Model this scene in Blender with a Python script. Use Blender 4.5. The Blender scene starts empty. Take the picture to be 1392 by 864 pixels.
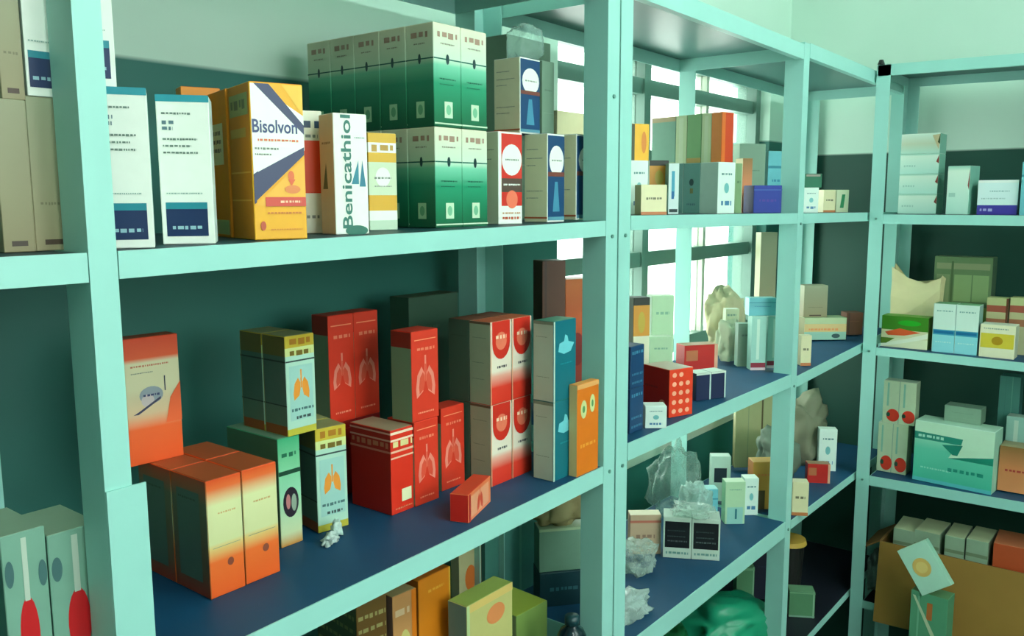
import bpy, bmesh, math, random
from mathutils import Vector, Matrix
random.seed(7)
S = bpy.context.scene
COL = S.collection
R = math.radians

def srgb(c):
    def f(v):
        v /= 255.0
        return v/12.92 if v <= .04045 else ((v+.055)/1.055)**2.4
    return (f(c[0]), f(c[1]), f(c[2]), 1.0)

# ------------------------------------------------------------ camera
cam = bpy.data.cameras.new('camera'); cob = bpy.data.objects.new('camera', cam); COL.objects.link(cob)
F_PX, PITCH, YAW, ROLL = 1179.4, .13524, .66858, -.00389
cam.sensor_width = 36; cam.lens = F_PX/1392*36; cam.clip_start = .02
fw = Vector((-math.sin(YAW)*math.cos(PITCH), math.cos(YAW)*math.cos(PITCH), -math.sin(PITCH)))
r0 = Vector((math.cos(YAW), math.sin(YAW), 0)); u0 = r0.cross(fw)
rt = r0*math.cos(ROLL)+u0*math.sin(ROLL); up = u0*math.cos(ROLL)-r0*math.sin(ROLL)
cob.matrix_world = Matrix(((rt.x, up.x, -fw.x, 0), (rt.y, up.y, -fw.y, 0), (rt.z, up.z, -fw.z, 1.5), (0, 0, 0, 1)))
S.camera = cob
# ------------------------------------------------------------ world, lights, exposure
w = bpy.data.worlds.new('daylight'); S.world = w; w.use_nodes = True
bg = w.node_tree.nodes['Background']; bg.inputs[0].default_value = (.93, 1.0, .95, 1); bg.inputs[1].default_value = 2.6
S.view_settings.view_transform = 'Standard'; S.view_settings.look = 'None'
S.view_settings.exposure = 1.5; S.view_settings.gamma = 1; S.view_settings.use_curve_mapping = False
LAMPS = [((.62, .35, 2.50), 9), ((.62, 1.75, 2.50), 10), ((1.35, .9, 2.50), 6)]
LAMP_COL = (.84, 1.0, .955)

# ------------------------------------------------------------ materials
MC = {}
def new_mat(name):
    m = bpy.data.materials.new(name); m.use_nodes = True
    return m, m.node_tree.nodes, m.node_tree.links, m.node_tree.nodes['Principled BSDF']
def M(col, rough=.5, var=.05, scale=60, metal=0, bump=0):
    k = (tuple(col), rough, var, scale, metal, bump)
    if k in MC: return MC[k]
    m, N, L, P = new_mat('paint')
    tc = N.new('ShaderNodeTexCoord'); nz = N.new('ShaderNodeTexNoise'); nz.inputs['Scale'].default_value = scale; nz.inputs['Detail'].default_value = 2
    L.new(tc.outputs['Object'], nz.inputs['Vector'])
    mr = N.new('ShaderNodeMapRange'); mr.inputs[3].default_value = 1-var; mr.inputs[4].default_value = 1+var
    L.new(nz.outputs[0], mr.inputs[0])
    mx = N.new('ShaderNodeVectorMath'); mx.operation = 'SCALE'; mx.inputs[0].default_value = srgb(col)[:3]
    L.new(mr.outputs[0], mx.inputs['Scale']); L.new(mx.outputs[0], P.inputs['Base Color'])
    P.inputs['Roughness'].default_value = rough; P.inputs['Metallic'].default_value = metal
    if bump:
        b = N.new('ShaderNodeBump'); b.inputs['Strength'].default_value = bump; b.inputs['Distance'].default_value = .002
        L.new(nz.outputs[0], b.inputs['Height']); L.new(b.outputs[0], P.inputs['Normal'])
    MC[k] = m; return m
def RM(ramp):
    """printed card whose ink runs through the given (height, colour) stops up the carton"""
    if isinstance(ramp[0], (int, float)): return M(ramp)
    k = ('ramp', str(ramp))
    if k in MC: return MC[k]
    m, N, L, P = new_mat('printed_card')
    tc = N.new('ShaderNodeTexCoord'); sp = N.new('ShaderNodeSeparateXYZ'); L.new(tc.outputs['Generated'], sp.inputs[0])
    cr = N.new('ShaderNodeValToRGB'); e = cr.color_ramp; mode = 'LINEAR'; st = list(ramp)
    if st[0] == 'C': mode = 'CONSTANT'; st = st[1:]
    e.interpolation = mode
    while len(e.elements) < len(st): e.elements.new(.5)
    for i, (p, c) in enumerate(st): e.elements[i].position = p
    for i, (p, c) in enumerate(st): e.elements[i].color = srgb(c)
    L.new(sp.outputs[2], cr.inputs[0]); L.new(cr.outputs[0], P.inputs['Base Color'])
    P.inputs['Roughness'].default_value = .45
    MC[k] = m; return m
def plastic(col=(215, 235, 225), alpha=.45, rough=.12):
    k = ('film', col, alpha, rough)
    if k in MC: return MC[k]
    m, N, L, P = new_mat('clear_film'); P.inputs['Base Color'].default_value = srgb(col); P.inputs['Roughness'].default_value = rough
    P.inputs['Specular IOR Level'].default_value = .8
    tc = N.new('ShaderNodeTexCoord'); nz = N.new('ShaderNodeTexNoise'); nz.inputs['Scale'].default_value = 55; nz.inputs['Distortion'].default_value = 1.5; L.new(tc.outputs['Object'], nz.inputs['Vector'])
    bp = N.new('ShaderNodeBump'); bp.inputs['Strength'].default_value = .8; bp.inputs['Distance'].default_value = .006; L.new(nz.outputs[0], bp.inputs['Height']); L.new(bp.outputs[0], P.inputs['Normal'])
    t = N.new('ShaderNodeBsdfTransparent'); t.inputs[0].default_value = (.93, .98, .96, 1); mx = N.new('ShaderNodeMixShader')
    lw = N.new('ShaderNodeLayerWeight'); lw.inputs[0].default_value = .35
    mr = N.new('ShaderNodeMapRange'); mr.inputs[3].default_value = alpha; mr.inputs[4].default_value = min(1, alpha+.4)
    L.new(bp.outputs[0], lw.inputs['Normal']); L.new(lw.outputs['Facing'], mr.inputs[0]); L.new(mr.outputs[0], mx.inputs[0]); L.new(t.outputs[0], mx.inputs[1]); L.new(P.outputs[0], mx.inputs[2])
    L.new(mx.outputs[0], N['Material Output'].inputs[0]); MC[k] = m; return m

# ------------------------------------------------------------ helpers
def tag(o, label=None, cat=None, group=None, kind=None):
    if label: o['label'] = label
    if cat: o['category'] = cat
    if group: o['group'] = group
    if kind: o['kind'] = kind
    return o
def empty(name, loc, rz=0):
    o = bpy.data.objects.new(name, None); o.empty_display_size = .02; COL.objects.link(o)
    o.location = loc; o.rotation_euler = (0, 0, rz); return o
def mesh(name, verts, faces, mats, idx=None, parent=None, smooth=False):
    me = bpy.data.meshes.new(name); me.from_pydata(verts, [], faces)
    for m in (mats if isinstance(mats, (list, tuple)) else [mats]): me.materials.append(m)
    if idx: me.polygons.foreach_set('material_index', idx)
    if smooth: me.polygons.foreach_set('use_smooth', [True]*len(faces))
    me.update()
    o = bpy.data.objects.new(name, me); COL.objects.link(o); o.parent = parent; return o
class MB:
    def __init__(s): s.v = []; s.f = []; s.i = []
    def box(s, x0, x1, y0, y1, z0, z1, m=0, za=None):
        """za=(z0b,z1b): heights at the y1 end when they differ"""
        n = len(s.v); b0, b1 = za if za else (z0, z1)
        s.v += [(x0, y0, z0), (x1, y0, z0), (x1, y1, b0), (x0, y1, b0), (x0, y0, z1), (x1, y0, z1), (x1, y1, b1), (x0, y1, b1)]
        s.f += [tuple(n+k for k in q) for q in ((0, 3, 2, 1), (4, 5, 6, 7), (0, 1, 5, 4), (1, 2, 6, 5), (2, 3, 7, 6), (3, 0, 4, 7))]; s.i += [m]*6; return s
    def cyl(s, c, r, h, axis='z', n=12, m=0, r2=None):
        k = len(s.v); r2 = r if r2 is None else r2
        for t, rr in ((0, r), (h, r2)):
            for j in range(n):
                a = 2*math.pi*j/n; p, q = rr*math.cos(a), rr*math.sin(a)
                s.v.append((c[0]+p, c[1]+q, c[2]+t) if axis == 'z' else (c[0]+t, c[1]+p, c[2]+q) if axis == 'x' else (c[0]+p, c[1]+t, c[2]+q))
        for j in range(n): s.f.append((k+j, k+(j+1) % n, k+n+(j+1) % n, k+n+j)); s.i.append(m)
        s.f.append(tuple(k+j for j in range(n))[::-1]); s.f.append(tuple(k+n+j for j in range(n))); s.i += [m, m]; return s
    def build(s, name, mats, parent=None, bevel=0, smooth=False):
        o = mesh(name, s.v, s.f, mats, s.i, parent, smooth)
        if bevel:
            bm = bmesh.new(); bm.from_mesh(o.data); bmesh.ops.bevel(bm, geom=list(bm.edges), offset=bevel, segments=1, affect='EDGES', clamp_overlap=True)
            bm.to_mesh(o.data); bm.free()
        return o

TEXT = {}
def text_mesh(s, bold):
    if (s, bold) in TEXT: return TEXT[(s, bold)]
    cu = bpy.data.curves.new('lettering', 'FONT'); cu.body = s; cu.size = 1; cu.resolution_u = 3; cu.offset = .018 if bold else 0
    cu.align_x = 'CENTER'; cu.align_y = 'CENTER'
    o = bpy.data.objects.new('lettering', cu); COL.objects.link(o); bpy.context.view_layer.update()
    me = bpy.data.meshes.new_from_object(o.evaluated_get(bpy.context.evaluated_depsgraph_get()))
    v = [tuple(p.co) for p in me.vertices]; f = [tuple(p.vertices) for p in me.polygons]
    bpy.data.objects.remove(o); bpy.data.meshes.remove(me)
    xs = [p[0] for p in v]; ys = [p[1] for p in v]; cx, cy = (min(xs)+max(xs))/2, (min(ys)+max(ys))/2
    TEXT[(s, bold)] = ([(p[0]-cx, p[1]-cy) for p in v], f, max(xs)-min(xs), max(ys)-min(ys)); return TEXT[(s, bold)]

def prints(ops, face, w, d, h, name, parent, rnd):
    """flat ink on one face of a carton, laid out in metres on that face"""
    W = w if face in 'FT' else d; H = d if face == 'T' else h
    V, Fc, I, mats = [], [], [], []
    def mi(c):
        m = M(c, .4, .03)
        if m not in mats: mats.append(m)
        return mats.index(m)
    def P(u, v, e):
        if face == 'F': return (-w/2+u, -d/2-e, v)
        if face == 'S': return (-w/2-e, d/2-u, v)
        if face == 'R': return (w/2+e, -d/2+u, v)
        return (-w/2+u, -d/2+v, h+e)
    def poly(pts, c, e):
        n = len(V); V.extend(P(u, v, e) for u, v in pts); Fc.append(tuple(range(n, n+len(pts)))); I.append(mi(c))
    lay = 0
    for op in ops:
        lay += 1; e = .00022+lay*.00005; k = op[0]; c = op[-1]
        if k == 'r': _, a, b, a2, b2, _ = op; poly([(a*W, b*H), (a2*W, b*H), (a2*W, b2*H), (a*W, b2*H)], c, e)
        elif k == 'p': poly([(a*W, b*H) for a, b in op[1]], c, e)
        elif k == 'e': _, a, b, ra, rb, _ = op; poly([((a+ra*math.cos(t*math.pi/10))*W, (b+rb*math.sin(t*math.pi/10))*H) for t in range(20)], c, e)
        elif k == 's':
            _, a, b, a2, b2, _ = op; u = a
            while u < a2:
                q = min(a2, u+(b2-b)*H/W*rnd.uniform(.5, 1.6)); lo = b+(b2-b)*rnd.uniform(0, .25)
                poly([(u*W, lo*H), (q*W, lo*H), (q*W, b2*H), (u*W, b2*H)], c, e); u = q+(b2-b)*H/W*rnd.uniform(.25, .6)
        elif k == 'lung':
            _, a, b, sc, _ = op; q = sc*W
            for sg in (-1, 1):
                pts = [(.06, .30), (.20, .55), (.42, .25), (.50, -.25), (.46, -.60), (.14, -.38), (.06, -.05)]
                pts = [(a*W+sg*x*q, b*H+y*q) for x, y in pts]; poly(pts if sg < 0 else pts[::-1], c, e)
            poly([(a*W-.045*q, b*H), (a*W+.045*q, b*H), (a*W+.045*q, b*H+.95*q), (a*W-.045*q, b*H+.95*q)], c, e)
        elif k == 't':
            _, s, a, b, tw, th, rot, bold, _ = op
            v, f, mw, mh = text_mesh(s, bold); n = len(V)
            for x, y in v:
                x, y = x/mw*tw, y/mh*th
                if rot: x, y = -y, x
                V.append(P(a*W+x*W if not rot else a*W+x*W, b*H+y*H, e))
            Fc.extend(tuple(n+j for j in q) for q in f); I.extend([mi(c)]*len(f))
    if V:
        o = mesh(name, V, Fc, mats, I, parent); o['kind'] = 'stuff'; return o

ALL = {}
def carton(name, label, cat, x, y, z, w, d, h, rot, design, group=None, extra=''):
    D = DES[design]; t = empty(name, (x, y, z), R(rot)); tag(t, label, cat, group)
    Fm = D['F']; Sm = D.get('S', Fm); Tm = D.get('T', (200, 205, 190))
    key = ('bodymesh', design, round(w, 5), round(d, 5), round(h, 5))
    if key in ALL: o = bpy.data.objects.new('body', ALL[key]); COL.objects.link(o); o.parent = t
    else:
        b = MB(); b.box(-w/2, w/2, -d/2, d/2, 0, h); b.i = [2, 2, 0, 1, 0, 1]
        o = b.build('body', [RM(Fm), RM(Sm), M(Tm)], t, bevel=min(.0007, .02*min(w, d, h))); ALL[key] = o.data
    # tuck-in top flap: a card tongue a touch proud of the body, with its own front edge
    fl = MB(); e = min(.0012, w*.03); fl.box(-w/2+e, w/2-e, -d/2+e*.6, d/2-e*1.5, h, h+.0003); fl.build('top_flap', M(Tm, .5, .04), t)
    rnd = random.Random(design+str(round(w, 3)))
    for fc, nm in (('F', 'printed_front'), ('S', 'printed_side'), ('R', 'printed_end'), ('T', 'printed_top')):
        if D.get('p'+fc): prints(D['p'+fc], fc, w, d, h, nm, t, rnd)
    return t
# ------------------------------------------------------------ room
WALLX, ENDY = -1.02, 2.66
WX0, WX1, WZ0, WZ1 = 1.44, 2.52, .87, 1.855      # window opening in the left wall
def struct(o): o['kind'] = 'structure'; return o
white = (212, 242, 226); dado = (42, 112, 102)
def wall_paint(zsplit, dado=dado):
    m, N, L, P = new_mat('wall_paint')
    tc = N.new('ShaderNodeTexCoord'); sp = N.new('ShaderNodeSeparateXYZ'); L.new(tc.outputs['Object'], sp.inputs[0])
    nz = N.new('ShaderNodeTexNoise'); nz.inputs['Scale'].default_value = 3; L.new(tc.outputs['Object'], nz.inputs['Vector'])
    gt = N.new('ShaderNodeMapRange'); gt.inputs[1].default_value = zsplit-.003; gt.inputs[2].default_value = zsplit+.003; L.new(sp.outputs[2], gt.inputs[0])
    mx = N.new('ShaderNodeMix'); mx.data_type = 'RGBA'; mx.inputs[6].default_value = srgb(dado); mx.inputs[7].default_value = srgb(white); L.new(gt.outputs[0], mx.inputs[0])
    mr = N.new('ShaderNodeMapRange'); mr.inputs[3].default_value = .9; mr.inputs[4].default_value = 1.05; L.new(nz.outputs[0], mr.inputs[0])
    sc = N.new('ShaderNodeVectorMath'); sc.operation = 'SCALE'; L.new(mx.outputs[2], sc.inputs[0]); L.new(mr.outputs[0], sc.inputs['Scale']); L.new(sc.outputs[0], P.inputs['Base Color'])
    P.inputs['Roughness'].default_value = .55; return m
b = MB(); T = .12
b.box(WALLX-T, WALLX, -1.6, WX0, 0, 2.75); b.box(WALLX-T, WALLX, WX1, ENDY+T, 0, 2.75); b.box(WALLX-T, WALLX, WX0, WX1, 0, WZ0); b.box(WALLX-T, WALLX, WX0, WX1, WZ1, 2.75)
struct(b.build('wall_left', wall_paint(1.67)))
struct(MB().box(WALLX, 1.82, ENDY, ENDY+T, 0, 2.75).build('wall_end', wall_paint(1.63, (26, 78, 66))))  # lower colour set darker than the left wall's
b = MB(); QY0, QY1, QZ0, QZ1 = -.3, 1.3, 1.25, 2.25      # added opening in the unseen right wall, lets fill daylight onto the shelf fronts
b.box(1.7, 1.82, -1.6, QY0, 0, 2.75); b.box(1.7, 1.82, QY1, ENDY, 0, 2.75); b.box(1.7, 1.82, QY0, QY1, 0, QZ0); b.box(1.7, 1.82, QY0, QY1, QZ1, 2.75)
struct(b.build('wall_right', M((206, 226, 212), .7, .03, 3)))
fill_win = struct(empty('fill_opening', (1.76, .5, QZ0)))
for a in (-.80, -.02, .76): MB().box(-.02, .02, a, a+.04, 0, QZ1-QZ0).build('window_frame', M((200, 220, 210)), fill_win)  # bars of the added fill opening
for a in (0, QZ1-QZ0-.04): MB().box(-.018, .018, -.76, .76, a, a+.04).build('window_frame', M((200, 220, 210)), fill_win)
struct(MB().box(WALLX-T, 1.82, -1.72, -1.6, 0, 2.75).build('wall_front', M((200, 222, 208), .7, .03, 3)))
struct(MB().box(WALLX-T, 1.82, -1.72, ENDY+T, 2.75, 2.85).build('ceiling', M((228, 240, 232), .8, .02, 4)))
fl = struct(MB().box(WALLX-T, 1.82, -1.72, ENDY+T, -.1, 0).build('floor', M((52, 62, 58), .35, .12, 5)))
# window: steel frame, rails, mullions, panes
win = struct(empty('window_1', (WALLX, (WX0+WX1)/2, WZ0)))
def wpart(name, x0, x1, y0, y1, z0, z1, m):
    cy, cz = (WX0+WX1)/2, WZ0
    return MB().box(x0-WALLX, x1-WALLX, y0-cy, y1-cy, z0-cz, z1-cz).build(name, m, win)
fm = M((96, 130, 118), .4, .04)
wpart('window_frame', WALLX-.09, WALLX-.03, WX0, WX0+.03, WZ0, WZ1, fm); wpart('window_frame', WALLX-.09, WALLX-.03, WX1-.03, WX1, WZ0, WZ1, fm)
wpart('window_frame', WALLX-.09, WALLX-.03, WX0+.03, WX1-.03, WZ1-.03, WZ1, fm)
wpart('window_sill', WALLX-.10, WALLX+.005, WX0, WX1, WZ0, WZ0+.02, M((206, 216, 196), .5))
YM = [WX0+.03, 1.86, 2.20, WX1-.03]; ZR = [WZ0+.02, 1.12, 1.355, 1.60, 1.765, WZ1-.03]
wpart('mullion', WALLX-.085, WALLX-.035, 1.845, 1.875, ZR[0], ZR[-1], fm); wpart('mullion', WALLX-.075, WALLX-.045, 2.192, 2.208, ZR[0], ZR[-1], M((190, 200, 180), .4))
glass, N_, L_, P_ = new_mat('window_glass'); P_.inputs['Base Color'].default_value = (.95, .97, .95, 1); P_.inputs['Roughness'].default_value = .08
t_ = N_.new('ShaderNodeBsdfTransparent'); t_.inputs[0].default_value = (.93, .97, .94, 1); mx_ = N_.new('ShaderNodeMixShader'); mx_.inputs[0].default_value = .12
L_.new(t_.outputs[0], mx_.inputs[1]); L_.new(P_.outputs[0], mx_.inputs[2]); L_.new(mx_.outputs[0], N_['Material Output'].inputs[0])
for k in range(1, 5): wpart('rail', WALLX-.08, WALLX-.04, WX0+.03, WX1-.03, ZR[k]-.018, ZR[k]+.018, fm)
for i, (a, c) in enumerate(((WX0+.03, 1.845), (1.875, 2.192), (2.208, WX1-.03))):
    for k in range(5): wpart('pane', WALLX-.062, WALLX-.058, a, c, ZR[k]+(.018 if k else 0), ZR[k+1]-(.018 if k < 4 else 0), glass)
# ceiling lamps
for (lx, ly, lz), pw in LAMPS:
    t = empty('ceiling_light', (lx, ly, lz)); tag(t, 'white twin-tube ceiling light fitting, ' + {.35: 'above the foreground rack', 1.75: 'nearest the window and end wall', .9: 'over the right wall side'}[ly], 'light')
    MB().box(-.11, .11, -.60, .60, .03, .09).build('housing', M((225, 235, 228)), t, .003)
    MB().box(-.006, .006, -.55, .55, .09, .20).build('hanger', M((200, 210, 205)), t)
    em, N, L, P = new_mat('tube_glow'); P.inputs['Emission Color'].default_value = (*LAMP_COL, 1); P.inputs['Emission Strength'].default_value = pw
    for s in (-.06, .06): MB().cyl((s, -.58, .005), .016, 1.16, 'y', 10).build('tube', em, t)

# ------------------------------------------------------------ shelving racks
METAL = M((158, 216, 206), .38, .035, 25); METAL_D = M((138, 212, 192), .42, .05, 25); TOP_SHADE = M((66, 112, 106), .35, .08, 6); LINER_SHADE = M((22, 26, 38), .5, .2, 14); LINER = M((2, 68, 104), .6, .18, 14); LINER_A = M((14, 66, 74), .5, .1, 14)  # lowest liner and top-shelf deck darkened: shade put into their colours
FX, BX = -.67, -.955
def lpost(rk, o, fy0, fy1, fx0, fx1, side, z1=1.822, name='post'):
    """angle-iron post: one flange across the face, one running back; side = where the corner sits"""
def angle(parent, name, cx, cy, dx, dy, wx, wy, z0, z1, t=.0022):
    """L profile with its corner at (cx,cy); flanges run wx along dx and wy along dy (signs)"""
    b = MB(); xa, xb = sorted((cx, cx+dx*wx)); ya, yb = sorted((cy, cy+dy*t)); b.box(xa, xb, ya, yb, z0, z1)
    xa, xb = sorted((cx, cx+dx*t)); ya, yb = sorted((cy+dy*t, cy+dy*wy)); b.box(xa, xb, ya, yb, z0, z1)
    return b.build(name, METAL, parent)
def bolt(parent, x, y, z, axis):
    MB().cyl((x, y, z), .003, .0022, axis, 6).build('bolt', M((110, 160, 148), .35, .05, 60, .3), parent)
def shelf_y(parent, y0, y1, z0, z1, lip, liner=LINER, name='shelf', x0=BX, x1=FX):
    """tray shelf running along y, its ends at heights z0 and z1"""
    b = MB(); t = .0018
    b.box(x0, x1-t, y0, y1, z0-.003, z0-.0008, 1, (z1-.003, z1-.0008))
    b.box(x1-t, x1, y0, y1, z0-lip, z0, 0, (z1-lip, z1)); b.box(x0, x0+t, y0, y1, z0-lip, z0-.003, 0, (z1-lip, z1-.003))
    b.box(x1-t-.012, x1-t, y0, y1, z0-lip, z0-lip+t, 0, (z1-lip, z1-lip+t))
    b.box(x0+t, x1-t, y0, y0+t, z0-lip, z0-.003, 0); b.box(x0+t, x1-t, y1-t, y1, z1-lip, z1-.003, 0)
    o = b.build(name, [METAL, METAL if liner else TOP_SHADE], parent)
    if liner: MB().box(x0+.002, x1-.002, y0+.002, y1-.002, z0-.0008, z0-.0002, 0, (z1-.0008, z1-.0002)).build('shelf_liner', liner, o)
    return o
# unit 1: bays left of the double post
u1 = empty('shelving_rack', (0, 0, 0)); tag(u1, 'pale turquoise steel shelving rack in the foreground holding the green and orange cartons', 'shelf')
u2 = empty('shelving_rack', (0, 0, 0)); tag(u2, 'pale turquoise steel shelving rack standing in front of the window', 'shelf')
u3 = empty('shelving_rack', (0, 0, 0)); tag(u3, 'pale turquoise steel shelving rack across the end wall at the right', 'shelf')
for y, dy, wy in ((-.42, 1, .035), (.3225, 1, .0225), (1.099, -1, .032)):
    if y > 1: angle(u1, 'post', FX, 1.067, -1, 1, .04, .031, 0, 1.82); angle(u1, 'post', BX, 1.067, 1, 1, .04, .031, 0, 1.82)
    else: angle(u1, 'post', FX, y, -1, 1, .04, wy, 0, 1.82); angle(u1, 'post', BX, y, 1, 1, .04, .031, 0, 1.82)
MB().box(FX+.0002, FX+.0022, .3226, .3560, .55, 1.270).build('splice_plate', METAL, u1)
for y0, y1, zs in ((-.38, .3215, ((1.461, 1.461, .023), (1.08, 1.08, .026), (.785, .785, .03), (.43, .43, .03))), (.346, 1.066, ((1.461, 1.470, .022), (1.0945, 1.106, .026), (.785, .785, .034), (.43, .43, .03)))):
    for k, (a, c, lp) in enumerate(zs): shelf_y(u1, y0, y1, a, c, lp, (LINER_A, LINER, LINER, LINER_SHADE)[k])
    shelf_y(u1, y0, y1, 1.822, 1.822, .03, None, 'top_shelf')
for y0, y1, zs in ((1.137, 1.824, ((1.476, 1.470, .022), (1.125, 1.123, .028), (.791, .790, .036), (.45, .45, .03))), (1.859, 2.60, ((1.469, 1.462, .022), (1.113, 1.131, .024), (.782, .773, .02), (.445, .445, .018)))):
    for k, (a, c, lp) in enumerate(zs): shelf_y(u2, y0, y1, a, c, lp, (LINER_A, LINER, LINER, LINER_SHADE)[k])
    shelf_y(u2, y0, y1, 1.822, 1.815, .03, None, 'top_shelf')
# posts of unit 2: beside the double post, third post, far corner
angle(u2, 'post', FX, 1.135, -1, -1, .04, .033, 0, 1.82); angle(u2, 'post', BX, 1.135, 1, -1, .04, .033, 0, 1.82)
angle(u2, 'post', FX, 1.825, -1, 1, .04, .032, 0, 1.82); angle(u2, 'post', BX, 1.825, 1, 1, .04, .032, 0, 1.82)
angle(u2, 'post', BX, 2.635, 1, -1, .04, .032, 0, 1.82); angle(u2, 'post', FX-.003, 2.635, -1, -1, .04, .032, 0, 1.82)
for u, y in ((u1, 1.083), (u2, 1.120), (u2, 1.842)):
    for z in (1.448, 1.095, .768): bolt(u, FX+(.0022 if y < .4 and z < 1.27 else 0), y, z-.001, 'x')
bolt(u1, FX, 1.083, 1.645, 'x')
# unit 3: right rack, along x
YF, YB = 2.3145, 2.60
def shelf_x(parent, x0, x1, z0, z1, lip, liner=LINER, name='shelf'):
    o = shelf_y(parent, x0, x1, z0, z1, lip, liner, name, -YB, -YF)   # modelled along y, then turned
    for q in [o]+list(o.children):
        me = q.data
        for v in me.vertices: x, y, z = v.co; v.co = (y, -x, z)
        me.flip_normals(); me.update()
    return o
for x, dx in ((-.6645, 1), (.335, -1)):
    angle(u3, 'post', x, YF, dx, 1, .033, .035, 0, 1.828); angle(u3, 'post', x, YB+.003, dx, -1, .033, .035, 0, 1.828)
for k, (a, c, lp) in enumerate(((1.460, 1.459, .024), (1.1195, 1.112, .021), (.777, .789, .026), (.431, .431, .022))): shelf_x(u3, -.631, .30, a, c, lp, (LINER_A, LINER, LINER, LINER_SHADE)[k])
shelf_x(u3, -.662, .333, 1.829, 1.818, .027, None, 'top_shelf')
for z in (1.449, 1.108, .764): bolt(u3, -.648, YF-.003, z, 'y')
MB().cyl((-.655, YF-.001, 1.8295), .009, .011, 'z', 10, 0, .005).build('post_cap', M((20, 30, 28), .6), u3)

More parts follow.
